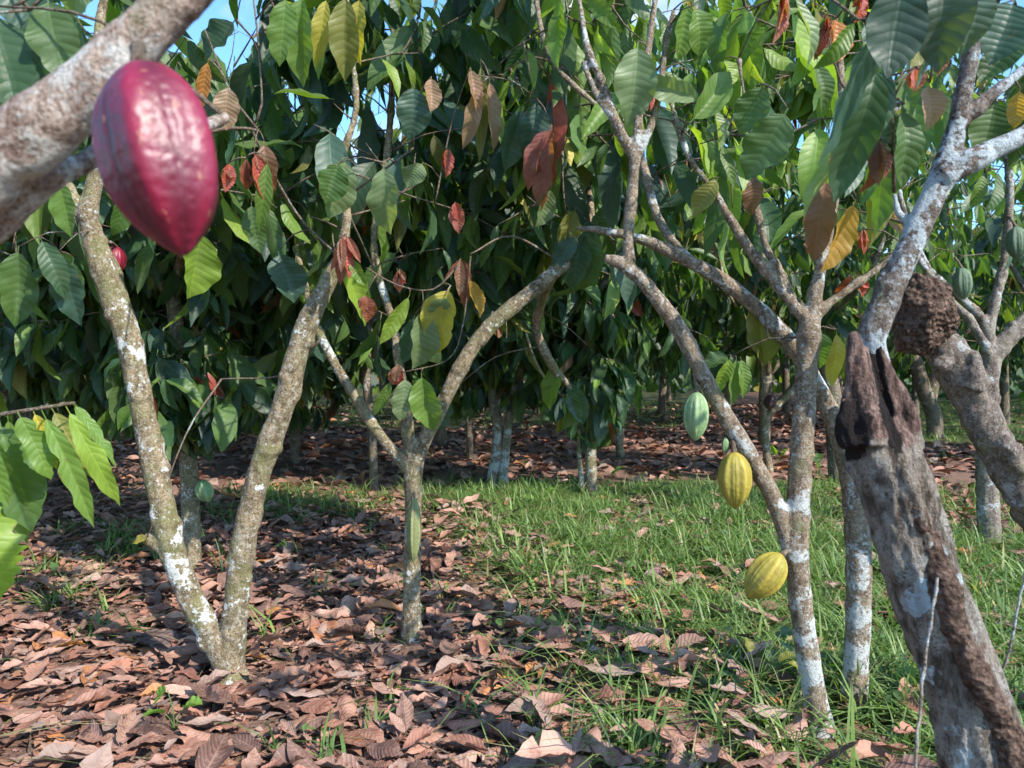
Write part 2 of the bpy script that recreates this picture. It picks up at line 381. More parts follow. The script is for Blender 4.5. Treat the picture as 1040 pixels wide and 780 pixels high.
def leaf_template(nu, nvv, r, droop=0.25, fold=0.25, ripple=0.03, twist=0.3, curl=0.0, serr=0.0, ragged=0.0):
    """unit leaf: x across, y along (0..1), z up. nu columns (odd), nvv rows"""
    v = np.concatenate([[0.0, 0.08], np.linspace(0.08, 1, nvv - 1)[1:]])
    u = np.linspace(-1, 1, nu)
    U, Vv = np.meshgrid(u, v)
    wl = leaf_profile(v, serr, r.uniform(0, 6)); wr = leaf_profile(v, serr, r.uniform(0, 6))
    if ragged:
        for a in (wl, wr):
            for _ in range(int(r.integers(0, 4))):
                c0 = r.uniform(0.25, 0.95); a *= 1 - ragged * r.uniform(0.4, 1) * np.exp(-((v - c0) / r.uniform(0.03, 0.08)) ** 2)
    W = np.where(U < 0, wl[:, None], wr[:, None])
    x = U * W * 0.5
    dr = droop * r.uniform(0.4, 1.5); y = Vv * 1.0; zl = -dr * Vv ** 2 + r.uniform(-0.04, 0.04) * np.sin(7 * Vv + r.uniform(0, 6))
    y = y * (1 - 0.25 * dr * Vv)
    fo = fold * r.uniform(0.3, 1.6)
    ax = np.abs(U) * W * 0.5
    z = fo * ax - curl * r.uniform(0.3, 1.5) * ax ** 2 * 4
    ph = r.uniform(0, 6, 2); fq = r.uniform(14, 26)
    z = z + ripple * np.abs(U) ** 1.5 * W * np.sin(fq * Vv + np.where(U < 0, ph[0], ph[1]))
    bend = r.uniform(-0.06, 0.06) * np.sin(3.1 * Vv)
    tw = r.uniform(-twist, twist) * Vv
    x, z = x * np.cos(tw) - z * np.sin(tw) + bend, x * np.sin(tw) + z * np.cos(tw)
    T = np.stack([x, y, zl, z], -1).reshape(-1, 4)
    uv = np.stack([(U + 1) / 2, Vv], -1).reshape(-1, 2)
    i = np.arange(nvv - 1)[:, None] * nu + np.arange(nu - 1)[None] if len(v) == nvv else np.arange(len(v) - 1)[:, None] * nu + np.arange(nu - 1)[None]
    f = np.stack([i, i + 1, i + nu + 1, i + nu], -1).reshape(-1, 4)
    return T, uv, f

TR = np.random.default_rng(3)
TPL = {
    'near': [leaf_template(9, 22, TR, 0.25, 0.5, 0.055, 0.7, ragged=0.2) for _ in range(14)],
    'clean': [leaf_template(9, 24, TR, 0.16, 0.4, 0.035, 0.3) for _ in range(6)],
    'mid': [leaf_template(5, 12, TR, 0.30, 0.5, 0.06, 0.8, ragged=0.16) for _ in range(16)],
    'far': [leaf_template(3, 7, TR, 0.35, 0.4, 0.03, 0.5) for _ in range(8)],
    'ragged': [leaf_template(11, 40, TR, 0.22, 0.4, 0.10, 0.7, serr=0.09, ragged=0.5) for _ in range(6)],
    'torn': [leaf_template(11, 60, TR, 0.22, 0.3, 0.06, 0.3, serr=0.3, ragged=0.75) for _ in range(3)],
    'dry': [leaf_template(7, 14, TR, 0.08, 0.36, 0.06, 0.5, curl=0.4, ragged=0.55) for _ in range(24)],
    'dryfar': [leaf_template(3, 6, TR, 0.2, 0.6, 0.08, 0.6, ragged=0.4) for _ in range(10)],
}

class Leaves:
    def __init__(s, lod='mid'): s.lod = lod; s.rows = []
    def add(s, pos, d, n, length, wr, col, lod=None):
        s.rows.append((lod or s.lod, pos, d, n, length, wr, col))
    def mesh(s, name, mat, origin=(0, 0, 0), twig=None):
        r = np.random.default_rng(len(s.rows) + 11)
        by = {}
        for row in s.rows: by.setdefault((row[0], int(r.integers(len(TPL[row[0]])))), []).append(row)
        V, L, S, UV, T = [], [], [], [], []; nv = nl = 0
        for (lod, ti), rows in by.items():
            T0, uv0, f0 = TPL[lod][ti]
            pos = np.array([x[1] for x in rows]); d = np.array([norm(x[2]) for x in rows]); n = np.array([x[3] for x in rows], float)
            n = n - d * np.sum(n * d, 1)[:, None]; n /= np.linalg.norm(n, axis=1)[:, None] + 1e-9
            sd_ = np.cross(d, n); ln = np.array([x[4] for x in rows]); wr = np.array([x[5] for x in rows]); col = np.array([x[6] for x in rows])
            v = (pos[:, None] + T0[None, :, 0:1] * (ln * wr)[:, None, None] * sd_[:, None]
                 + T0[None, :, 1:2] * ln[:, None, None] * d[:, None] + (T0[None, :, 2:3] * ln[:, None, None] + T0[None, :, 3:4] * (ln * wr)[:, None, None]) * n[:, None])
            k_, m_ = v.shape[:2]
            f = (f0[None] + (np.arange(k_) * m_)[:, None, None] + nv).reshape(-1, 4)
            V.append(v.reshape(-1, 3)); UV.append(np.tile(uv0, (k_, 1))); T.append(np.repeat(col, m_, 0))
            L.append(f.ravel()); S.append(nl + np.arange(len(f)) * 4); nl += f.size; nv += k_ * m_
        nf = sum(len(a) for a in S)
        if twig is not None and twig.nv:
            v, l_, s_ = twig.arrays(); V.append(v); L.append(l_ + nv); S.append(s_ + nl)
            UV.append(np.zeros((len(v), 2))); T.append(np.zeros((len(v), 3)))
        me = mesh_np(name, np.vstack(V) - np.asarray(origin), np.concatenate(L), np.concatenate(S), mat, np.vstack(UV), np.vstack(T))
        if twig is not None and twig.nv:
            me.materials.append(M['bark_twig']); mi = np.zeros(len(me.polygons), np.int32); mi[nf:] = 1
            me.polygons.foreach_set('material_index', mi)
        return me

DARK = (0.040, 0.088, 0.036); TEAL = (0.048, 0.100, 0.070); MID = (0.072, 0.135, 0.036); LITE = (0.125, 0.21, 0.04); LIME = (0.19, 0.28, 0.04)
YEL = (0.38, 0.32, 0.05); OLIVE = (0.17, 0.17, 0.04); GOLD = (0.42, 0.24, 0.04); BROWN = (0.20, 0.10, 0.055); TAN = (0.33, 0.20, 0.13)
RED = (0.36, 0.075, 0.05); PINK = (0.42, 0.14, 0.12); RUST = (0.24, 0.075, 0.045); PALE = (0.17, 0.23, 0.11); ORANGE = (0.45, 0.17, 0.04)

def green(r, lite=0.15):  # light greens also carry the backlit brightness of some crowns
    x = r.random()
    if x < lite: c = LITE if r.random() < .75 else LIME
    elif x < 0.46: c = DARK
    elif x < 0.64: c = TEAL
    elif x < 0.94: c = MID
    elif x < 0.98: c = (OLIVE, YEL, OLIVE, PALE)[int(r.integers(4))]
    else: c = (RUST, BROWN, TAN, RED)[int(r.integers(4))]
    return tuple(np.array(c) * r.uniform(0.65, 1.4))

# places a leaf must not cover, in front of what the photo shows (polyline, half-width px, only nearer than)
CLEAR = [
    ([(240, 690), (205, 640), (178, 580), (163, 520), (150, 450), (135, 370), (118, 305), (100, 255)], 22, 3.2),
    ([(240, 680), (240, 600), (258, 500), (285, 420), (305, 350), (325, 305)], 22, 3.2),
    ([(418, 640), (420, 470)], 20, 3.7), ([(420, 470), (440, 430), (475, 360), (520, 310), (545, 290)], 16, 3.7),
    ([(828, 740), (810, 560), (815, 450), (822, 320)], 22, 2.8), ([(800, 545), (750, 440), (695, 345), (640, 275)], 22, 2.8),
    ([(640, 275), (645, 155), (662, 30)], 12, 2.8), ([(645, 155), (605, 70)], 12, 2.8),
    ([(870, 720), (870, 500), (850, 430), (790, 335), (690, 262)], 15, 2.9),
    ([(822, 320), (840, 240)], 14, 2.8), ([(822, 320), (760, 250), (728, 200)], 12, 2.8), ([(822, 320), (912, 256)], 10, 2.8),
    ([(1000, 780), (930, 560), (880, 350)], 50, 2.6), ([(885, 345), (950, 200), (975, 120)], 26, 2.4),
    ([(1040, 500), (1000, 430), (935, 320)], 45, 3.2), ([(1003, 560), (1003, 370)], 22, 5.4),
    ([(707, 423), (747, 488), (778, 583)], 30, 3.2), ([(140, 130), (185, 210)], 70, 1.6),
    ([(0, 170), (120, 70), (210, 0)], 40, 2.0),
    ([(600, 512), (600, 430)], 10, 7.1), ([(505, 495), (512, 410)], 14, 8.1), ([(195, 580), (193, 490)], 14, 4.8),
]
SKYGAP = [(238, 38, 20, 34), (392, 108, 15, 34), (352, 150, 14, 44), (418, 125, 8, 22), (300, 108, 9, 18), (440, 65, 9, 12), (672, 100, 10, 18), (95, 10, 10, 18)]
def seg_d(px, py, line):
    best = 1e9
    for (a, b), (c, d) in zip(line[:-1], line[1:]):
        vx, vy = c - a, d - b; t = ((px - a) * vx + (py - b) * vy) / (vx * vx + vy * vy + 1e-9); t = min(1, max(0, t))
        best = min(best, math.hypot(px - a - t * vx, py - b - t * vy))
    return best
def low_limit(px, z):
    """lowest picture row that leaves may hang to"""
    if z < 6.5:
        xs = [-400, 0, 130, 150, 215, 260, 340, 420, 520, 640, 760, 900, 1040, 1400]
        ys = [470, 470, 455, 470, 485, 430, 415, 400, 350, 330, 345, 370, 370, 420]
    else:
        xs = [-400, 0, 250, 340, 420, 500, 560, 610, 660, 720, 900, 1040, 1400]
        ys = [450, 450, 450, 445, 445, 430, 440, 470, 420, 400, 390, 385, 400]
    return float(np.interp(px, xs, ys))
def allowed(p0, p1):
    for t in (0.15, 0.55, 1.0):
        p = p0 + (p1 - p0) * t
        x, y, z = proj(p)
        if z < 0.3: return True
        if y > low_limit(x, z) and -150 < x < 1190: return False
        if z < 1.25 and -60 < x < 1100 and -60 < y < 840: return False
        for line, hw, md in CLEAR:
            if z < md and seg_d(x, y, line) < hw: return False
        for gx, gy, rx, ry in SKYGAP:
            if ((x - gx) / rx) ** 2 + ((y - gy) / ry) ** 2 < 1: return False
    return True

def shades(p):
    """does something at p drop its shadow on ground the photo shows in full sun?"""
    t = p[2] / sv[2]; g = p - sv * t
    if g[1] < 2: return False
    x, y, z = proj(g)
    if y < 400 or y > 860: return False
    return (y > 540 and -150 < x < 900) or (430 < y <= 540 and 470 < x < 1000)

class Tree:
    """collects trunk limbs, twigs and leaves of one tree; skeleton nodes are where twigs may start"""
    def __init__(s, base, lod='mid', seed=0):
        s.base = np.asarray(base, float); s.trunk = Tubes(); s.twig = Tubes(); s.leaf = Leaves(lod)
        s.nodes = []; s.r = np.random.default_rng(seed + 100); s.check = True
    def limb(s, pts, sides=12, step=0.05, node_from=0.0):
        q = catmull(pts, step)
        s.trunk.add(q, sides, raw=True)
        for i, row in enumerate(q):
            if i >= node_from * len(q): s.nodes.append(row[:3])
    def spray(s, tip, outward, n_leaves, L=0.25, lite=0.15, keep=True, thin_sun=0.92):
        """a twig to `tip` from the nearest limb, leaves alternate along its end and hang"""
        r = s.r; nd = np.array(s.nodes); dd = np.linalg.norm(nd - tip, axis=1) + 0.35 * np.maximum(0, nd[:, 2] - tip[2] + 0.1)
        a = nd[int(np.argmin(dd))]; dist = np.linalg.norm(a - tip)
        mid = (a + tip) / 2 + np.array([r.normal(0, 0.06), r.normal(0, 0.06), 0.10 * dist + r.normal(0, 0.03)]) * min(1, dist)
        rows = []
        q = catmull(np.array([a, mid, tip]), 0.06)
        # leaves
        t_dir = norm(q[-1] - q[max(0, len(q) - 4)]); side = norm(np.cross(t_dir, [0, 0, 1]) + r.normal(0, .05, 3))
        for i in range(n_leaves):
            f = i / max(1, n_leaves - 1)
            back = (1 - f) * min(0.38, dist * 0.9)
            j = max(0, len(q) - 1 - int(back / 0.06)); p = q[j] + r.normal(0, 0.01, 3)
            d = side * (1 if i % 2 else -1) * r.uniform(0.3, 0.9) + t_dir * r.uniform(0, 0.6) * (1 + f) + np.array([0, 0, -r.uniform(0.5, 2.3)]) + r.normal(0, 0.18, 3)
            d = norm(d); out_h = np.array([outward[0], outward[1], 0]) * 0.6
            n = np.array([0, 0, r.uniform(0.3, 1.0)]) + out_h + r.normal(0, 0.45, 3)
            ln = L * 1.1 * r.uniform(0.5, 1.5) * (0.7 if i == n_leaves - 1 else 1)
            if s.check and keep:
                if not allowed(p, p + d * ln): continue
                if thin_sun and shades(p + d * ln * .5) and r.random() < thin_sun: continue
            s.leaf.add(p, d, n, ln, r.uniform(0.22, 0.36), green(r, lite)); rows.append(1)
        if rows or not s.check:
            m = len(q); rad = np.linspace(0.0045 + 0.004 * min(1.5, dist), 0.002, m)
            s.twig.add(np.column_stack([q, rad]), 5, raw=True)
            for p in q[1:-1:2]: s.nodes.append(p)
    def fill(s, centre, radii, count, leaves=(5, 9), L=0.25, lite=0.15, thin_sun=0.92):
        r = s.r; centre = np.asarray(centre, float); radii = np.asarray(radii, float); pts = []
        while len(pts) < count:
            u = r.uniform(-1, 1, 3); m = np.linalg.norm(u)
            if 0.25 < m < 1: pts.append(u)
        nd = np.array(s.nodes)
        pts.sort(key=lambda u: np.min(np.linalg.norm(nd - (centre + u * radii), axis=1)))
        for u in pts: s.spray(centre + u * radii, norm(u), int(r.integers(*leaves)), L, lite, thin_sun=thin_sun)
    def hero(s, p0, p1, d, w_px, col, face=(0.2, -1, 0.35), lod='near', stem=None):
        """one leaf given by where its stalk and tip are"""
        a = P(*p0, d); b = P(*p1, d + s.r.uniform(-0.03, 0.03)); ln = np.linalg.norm(b - a)
        px_len = math.hypot(p1[0] - p0[0], p1[1] - p0[1])
        f = np.array(face) + s.r.normal(0, 0.25, 3)
        s.leaf.add(a, b - a, f, ln * 1.06, min(0.8, 1.15 * w_px / px_len), tuple(np.array(col) * s.r.uniform(0.9, 1.1)), lod)
        if col in (RED, PINK, RUST):
            for _ in range(3):
                b2 = b + s.r.normal(0, .22, 3) * ln + np.array([0, 0, .12 * ln]); l2 = ln * s.r.uniform(.55, .95)
                s.leaf.add(a, b2 - a, f + s.r.normal(0, .5, 3), l2, min(.5, 1.0 * w_px / px_len), tuple(np.array((RED, PINK, RUST, BROWN)[int(s.r.integers(4))]) * s.r.uniform(.8, 1.1)), lod)
        if stem is not False: s.reach(a)
    def reach(s, a):
        nd = np.array(s.nodes); dd = np.linalg.norm(nd - a, axis=1); b = nd[int(np.argmin(dd))]; dist = dd.min()
        if dist < 0.015: return
        q = catmull(np.array([b, (a + b) / 2 + np.array([0, 0, 0.12 * dist]), a]), 0.05)
        s.twig.add(np.column_stack([q, np.linspace(0.003 + 0.003 * min(1, dist), 0.0018, len(q))]), 5, raw=True)
        for p in q[::2]: s.nodes.append(p)
    def twigpath(s, pts, rad, sides=6):
        q = catmull(np.array([list(P(x, y, d)) + [rad * (1 - 0.5 * i / len(pts))] for i, (x, y, d) in enumerate(pts)]), 0.04)
        s.twig.add(q, sides, raw=True)
        for p in q: s.nodes.append(p[:3])
    def build(s, label, mat, voxel=None, amp=0.005, knots=0.0, group=None, extra=None, cat='tree', name='cacao_tree', grain=0.0):
        root = thing(name, label, cat, s.base, group)
        if voxel: me = fused_mesh('trunk', s.trunk, voxel, mat, amp, s.base, knots, extra, grain)
        else:
            V, L_, S = s.trunk.arrays(); me = mesh_np('trunk', V - s.base, L_, S, mat)
        link('trunk', me, root)
        if s.leaf.rows: link('crown', s.leaf.mesh('crown', M['leaf'], s.base, s.twig), root)
        return root

def px_limb(pts, d0, k_=1.0):
    """rows (px, py, radius_px[, depth]) -> x, y, z, r"""
    o = []
    for row in pts:
        d = row[3] if len(row) > 3 else d0
        o.append(list(P(row[0], row[1], d)) + [row[2] * d / F * k_])
    return np.array(o)

def ground_depth(py): return CAMH * F / (py - HOR)

def gz(x, y):
    """height of the ground"""
    return 0.035 * (mnoise.noise(Vector((x * 0.45, y * 0.45, 3))) + 0.5 * mnoise.noise(Vector((x * 1.3, y * 1.3, 8))))
def root_pt(px, py):
    d = ground_depth(py)
    for _ in range(4):
        p = P(px, py, d); d *= (CAMH - gz(p[0], p[1])) / (CAMH - p[2])
    p = P(px, py, d); p[2] = gz(p[0], p[1]); return p
FEET = [root_pt(*q) for q in ((235, 690), (418, 648), (830, 742), (869, 724), (195, 578))]

# ------------------------------------------------------------------ ground
def grass_amt(px, py):
    bx = np.interp(py, [487, 520, 560, 600, 650, 700, 780, 900], [425, 440, 490, 560, 680, 790, 860, 900])
    bx = bx + 30 * np.sin(py / 17.0 + 1) + 22 * np.sin(py / 7.0 + px / 60.0)
    g = np.clip((px - bx) / 110 + 0.35, 0, 1) * (py > 487 + 6 * np.sin(px / 23.0)) * .92
    g = np.where((px > 885) & (py > 452) & (py < 556), 0.12, g)
    g = np.where((py <= 487) & (py > 436), 0.03, g)
    g = np.where((py <= 436) & (px < 720), 0.75, g)
    g = np.where((py <= 452) & (px >= 870), 0.95, g)
    g = np.where((px > 480) & (py > 610), np.maximum(g, 0.24 * np.clip((px - 480) / 120, 0, 1)), g)
    for cx, cy_, rx, ry, a in ((300, 518, 60, 16, .55), (60, 602, 40, 18, .4), (130, 555, 50, 14, .35), (300, 760, 50, 25, .25), (455, 500, 40, 20, .7), (100, 640, 60, 20, .15)):
        g = np.maximum(g, a * np.exp(-((px - cx) / rx) ** 2 - ((py - cy_) / ry) ** 2))
    return np.maximum(g, 0.012)

xs = np.concatenate([-np.geomspace(6, 600, 26)[::-1], np.linspace(-5.8, 5.8, 90), np.geomspace(6, 600, 26)])
ys = np.concatenate([-np.geomspace(1.2, 400, 16)[::-1], np.linspace(-1, 10, 90), np.geomspace(10.3, 900, 40)])
X, Y = np.meshgrid(xs, ys)
Z = np.array([[gz(a, b_) * (1 if abs(a) < 40 and abs(b_) < 60 else 0) for a, b_ in zip(r1, r2)] for r1, r2 in zip(X, Y)])
V = np.stack([X, Y, Z], -1).reshape(-1, 3)
nx = len(xs); i = np.arange(len(ys) - 1)[:, None] * nx + np.arange(nx - 1)[None]
f = np.stack([i, i + 1, i + nx + 1, i + nx], -1).reshape(-1, 4)
gpx, gpy, gzz = proj(V); gr = np.where(gzz > 1.0, grass_amt(gpx, gpy), 0.3)
ground = link('ground', mesh_np('ground', V, f.ravel(), np.arange(len(f)) * 4, M['soil'], attrs={'grassy': gr}))
tag(ground, kind='structure')

# ------------------------------------------------------------------ leaf litter
DRYC = [((0.33, 0.172, 0.122), 'tan'), ((0.28, 0.128, 0.088), 'russet'), ((0.385, 0.225, 0.172), 'pinkish'), ((0.15, 0.082, 0.065), 'dark'),
        ((0.44, 0.19, 0.075), 'orange'), ((0.29, 0.20, 0.165), 'greyish')]
DRYW = np.array([0.25, 0.20, 0.22, 0.16, 0.04, 0.13])
def scatter(n, y0, y1, wide=1.15, extra=0.6):
    """even over the ground seen between two distances"""
    y = np.sqrt(rng.uniform(y0 ** 2, y1 ** 2, n)); hw = 0.5 * 1040 / F * y * wide + extra
    return rng.uniform(-1, 1, n) * hw, y
TRUNK_BASES = []
litter_near, singles = [], []
xl, yl = scatter(22000, 2.0, 7.2)
for x, y in zip(xl, yl):
    px, py, z = proj(np.array([x, y, 0.0])); g = float(grass_amt(px, py)); nzv = mnoise.noise(Vector((x * 1.7, y * 1.7, 20)))
    nz3 = mnoise.noise(Vector((x * 1.3, y * 1.3, 70)))
    if rng.random() < min(0.90, g * 0.98 + (0.25 * nzv + .9 * nz3) * min(1, max(0, g * 1.5 - .12))): continue
    if any(abs(x - f_[0]) < .10 and -.19 < y - f_[1] < .06 for f_ in FEET) and rng.random() < .75: continue
    ci = int(rng.choice(6, p=DRYW)); col = np.array(DRYC[ci][0]) * rng.uniform(0.75, 1.2)
    big = rng.random() < 0.5
    ln = rng.uniform(0.11, 0.24) if big else rng.uniform(0.035, 0.11)
    yaw = rng.uniform(0, 2 * math.pi); til = rng.normal(0, 0.16)
    d = np.array([math.cos(yaw), math.sin(yaw), til]); nrm = np.array([rng.normal(0, .24), rng.normal(0, .24), 1.0 if rng.random() < .6 else -1.0])
    zz = gz(x, y) + rng.uniform(0.004, 0.042) + (rng.uniform(0, .07) if g > .2 else 0) + (0.02 if nrm[2] < 0 else 0)
    row = (np.array([x, y, zz]), d, nrm, ln, rng.uniform(0.24, 0.44), tuple(col), ci, px, py, ln * F / z)
    vis = (-10 < px < 1050 and py < 800)
    (singles if vis and zz - gz(x, y) > 0.014 and big else litter_near).append(row)
singles.sort(key=lambda r: -r[9]); litter_near += singles[285:]; singles = singles[:285]
lit = Leaves('dry')
for r_ in litter_near: lit.add(*r_[:6])
xl, yl = scatter(17000, 7.0, 24, 1.1, 2)
for x, y in zip(xl, yl):
    px, py, z = proj(np.array([x, y, 0.0])); g = float(grass_amt(px, py))
    if rng.random() < g: continue
    ci = int(rng.choice(6, p=DRYW)); col = np.array(DRYC[ci][0]) * rng.uniform(0.75, 1.2); yaw = rng.uniform(0, 6.3)
    lit.add(np.array([x, y, gz(x, y) + rng.uniform(0.004, 0.05)]), (math.cos(yaw), math.sin(yaw), rng.normal(0, .2)), (rng.normal(0, .35), rng.normal(0, .35), 1), rng.uniform(0.15, 0.3), rng.uniform(.35, .5), tuple(col), 'dryfar')
xl, yl = scatter(900, 0.2, 2.1, 1.0, 2.5)
for x, y in zip(xl, yl):
    yaw = rng.uniform(0, 6.3); lit.add(np.array([x, y, gz(x, y) + rng.uniform(0.004, 0.04)]), (math.cos(yaw), math.sin(yaw), 0.05), (rng.normal(0, .3), rng.normal(0, .3), 1), rng.uniform(0.1, 0.22), .42, tuple(np.array(DRYC[int(rng.choice(6, p=DRYW))][0])))
xl, yl = scatter(17000, 2.0, 6.5)                                    # crumbled bits between the leaves
for x, y in zip(xl, yl):
    px, py, z = proj(np.array([x, y, 0.0]))
    if rng.random() < float(grass_amt(px, py)) * 1.1: continue
    yaw = rng.uniform(0, 6.3); c = np.array(((0.20, 0.11, 0.08), (0.12, 0.07, 0.055), (0.27, 0.17, 0.13), (0.085, 0.06, 0.05), (0.30, 0.15, 0.09))[int(rng.integers(5))]) * rng.uniform(.8, 1.25)
    lit.add(np.array([x, y, gz(x, y) + rng.uniform(0.003, 0.022)]), (math.cos(yaw), math.sin(yaw), rng.normal(0, .12)), (rng.normal(0, .25), rng.normal(0, .25), 1), rng.uniform(.025, .075), rng.uniform(.3, .7), tuple(c), 'dryfar')
sticks = Tubes()
xl, yl = scatter(170, 2.1, 7)
for x, y in zip(xl, yl):
    yaw = rng.uniform(0, 6.3); h = rng.uniform(.05, .22); z0 = gz(x, y) + rng.uniform(.012, .045); dx, dy = math.cos(yaw) * h, math.sin(yaw) * h; r0 = rng.uniform(.0018, .0045)
    sticks.add(np.array([[x - dx, y - dy, z0 - .012, r0], [x + rng.normal(0, .012), y + rng.normal(0, .012), z0 + .006, r0 * .9], [x + dx, y + dy, z0, r0 * .6]]), 5, .04)
o = link('leaf_litter', lit.mesh('leaf_litter', M['dry_leaf'], (0, 0, 0), sticks)); tag(o, 'brown and pinkish dead leaves covering the ground between the trees', 'leaf litter', kind='stuff')

CNAME = {'tan': 'tan', 'russet': 'russet brown', 'pinkish': 'pale pinkish brown', 'dark': 'dark brown', 'orange': 'orange', 'greyish': 'greyish brown'}
def zone(px, py):
    if px < 215: return 'left of the forked trunk' if py < 690 else 'at the bottom left corner'
    if px < 400: return 'between the forked trunk and the slim trunk' if py < 700 else 'in front of the forked trunk'
    if px < 560: return 'right of the slim trunk' if py < 680 else 'at the bottom middle'
    if py < 600: return 'in the long grass by the yellow pods'
    if px < 800: return 'among the grass tufts left of the pale twin trunks'
    return 'in the grass near the broken trunk'
for ti, (p, d, n, ln, wr, col, ci, px, py, sz) in enumerate(singles):
    T0, uv0, f0 = TPL['dry'][ti % 24]
    d = norm(d); n = norm(n - d * (n @ d)); sd_ = np.cross(d, n)
    v = T0[:, 0:1] * ln * wr * sd_ + T0[:, 1:2] * ln * d + (T0[:, 2:3] * ln + T0[:, 3:4] * ln * wr) * n
    me = mesh_np('fallen_leaf', v, f0.ravel(), np.arange(len(f0)) * 4, M['dry_leaf'], uv0, np.tile(np.array(col), (len(v), 1)))
    o = link('fallen_leaf', me, loc=p); cn = CNAME[DRYC[ci][1]]
    tag(o, f'{cn} dead leaf lying {zone(px, py)}', 'fallen leaf', 'dead leaves lying on top of the litter')

def single_leaf(label, p0, p1, d0, d1, z0, z1, wr, col, n):
    a = P(*p0, d0); b = P(*p1, d1)
    if z0 is not None: a[2] = z0
    if z1 is not None: b[2] = z1
    L = Leaves('near'); L.add(a * 0, b - a, n, np.linalg.norm(b - a), wr, col)
    o = link('fallen_leaf', L.mesh('fallen_leaf', M['dry_leaf']), loc=a); tag(o, label, 'fallen leaf', 'dead leaves lying on top of the litter')
g0 = ground_depth(600)
single_leaf('mauve pink dead leaf standing on edge in the long grass', (672, 574), (653, 604), g0, g0 - .02, None, None, 0.62, (0.33, 0.20, 0.21), (-.3, -1, .3))
single_leaf('long buff dead leaf held up beside the mauve leaf in the grass', (672, 575), (700, 590), g0, g0 + .05, None, None, 0.25, (0.36, 0.26, 0.15), (.2, -.6, 1))
for lb, a, b_, wr, c in (('broad orange brown dead leaf between the forked and slim trunks', (320, 645), (352, 672), .45, (0.36, 0.16, 0.085)),
                     ('bright orange dead leaf lying just right of the forked trunk', (268, 632), (302, 640), .4, (0.42, 0.19, 0.06)),
                     ('yellow orange dead leaf lying left of the forked trunk', (50, 672), (88, 655), .3, (0.48, 0.24, 0.06)),
                     ('large reddish ribbed dead leaf in front of the leaning forked limb', (95, 692), (160, 684), .34, (0.33, 0.14, 0.09)),
                     ('dead leaf by the foot of the forked trunk, trunk shadow painted into it', (135, 655), (190, 668), .4, (0.12, 0.08, 0.075)),  # dark tone is the trunk's cast shadow put into the leaf colour
                     ('rust dead leaf lying in the bottom right grass near pale trunks', (730, 780), (738, 742), .45, (0.38, 0.17, 0.10)),
                     ('long mauve brown dead leaf lying left of the pale trunk foot', (720, 715), (775, 728), .35, (0.25, 0.17, 0.15)),
                     ('lower long brown dead leaf lying left of the pale trunk foot', (730, 733), (800, 752), .3, (0.24, 0.16, 0.135)),
                     ('orange tan dead leaf in the grass beside the broken trunk', (888, 700), (915, 704), .45, (0.38, 0.2, 0.12))):
    da, db = ground_depth(a[1]), ground_depth(b_[1]); pa = P(*a, da); pb = P(*b_, db)
    single_leaf(lb, a, b_, da, db, gz(pa[0], pa[1]) + .05, gz(pb[0], pb[1]) + .055, wr, c, (rng.normal(0, .25), -.25, 1))

# ------------------------------------------------------------------ grass
def blades(bx, by, L, wd, col, lean, az, z0):
    n = len(bx); t = np.array([0, 0.35, 0.7, 1.0]); wt = np.array([1, 0.9, 0.6, 0.04])
    h = np.stack([np.cos(az), np.sin(az), 0 * az], -1); s_ = np.stack([-np.sin(az), np.cos(az), 0 * az], -1)
    V = np.zeros((n, 8, 3))
    for i_, (tt, ww) in enumerate(zip(t, wt)):
        c = np.stack([bx, by, z0], -1) + h * (lean * L * tt ** 1.8)[:, None]
        c[:, 2] += L * tt * (1 - 0.45 * lean * tt)
        V[:, 2 * i_] = c - s_ * (wd * ww)[:, None]; V[:, 2 * i_ + 1] = c + s_ * (wd * ww)[:, None]
    f0 = np.array([[0, 1, 3, 2], [2, 3, 5, 4], [4, 5, 7, 6]])
    f = (f0[None] + (np.arange(n) * 8)[:, None, None]).reshape(-1, 4)
    return V.reshape(-1, 3), f, np.repeat(col, 8, 0)
def tufts(nt, y0, y1, per, Lr, wr, wide=1.15, extra=.6, power=1.0):
    tx, ty = scatter(nt, y0, y1, wide, extra); px, py, z = proj(np.stack([tx, ty, 0 * tx], -1))
    nzv = np.array([mnoise.noise(Vector((a * 2.2, b_ * 2.2, 40))) for a, b_ in zip(tx, ty)])
    ga = grass_amt(px, py); nz3 = np.array([mnoise.noise(Vector((a * 1.3, b_ * 1.3, 70))) for a, b_ in zip(tx, ty)])
    keep = rng.random(nt) < np.clip(ga * (1 + 0.9 * nzv) + 0.9 * nz3 * np.clip(ga * 1.5 - .12, 0, 1), 0, 1)
    tx, ty = tx[keep], ty[keep]; m = rng.integers(per[0], per[1], len(tx))
    bx = np.repeat(tx, m) ; by = np.repeat(ty, m); n = len(bx); sc_ = np.repeat(rng.uniform(0.55, 1.25, len(tx)), m)
    bx = bx + rng.normal(0, .028, n); by = by + rng.normal(0, .028, n)
    z0 = np.array([gz(a, b_) for a, b_ in zip(bx, by)]) - 0.005
    base = np.array([(0.15, 0.24, 0.06), (0.115, 0.195, 0.055), (0.205, 0.29, 0.09), (0.17, 0.25, 0.10), (0.36, 0.31, 0.16)])
    col = base[rng.choice(5, n, p=[.36, .26, .2, .12, .06])] * rng.uniform(.75, 1.3, n)[:, None]
    return blades(bx, by, rng.uniform(*Lr, n) * sc_, rng.uniform(*wr, n), col, rng.uniform(.3, 1.8, n), rng.uniform(0, 6.3, n), z0)
wd = Leaves('far'); wx, wy = scatter(5200, 2.1, 8)
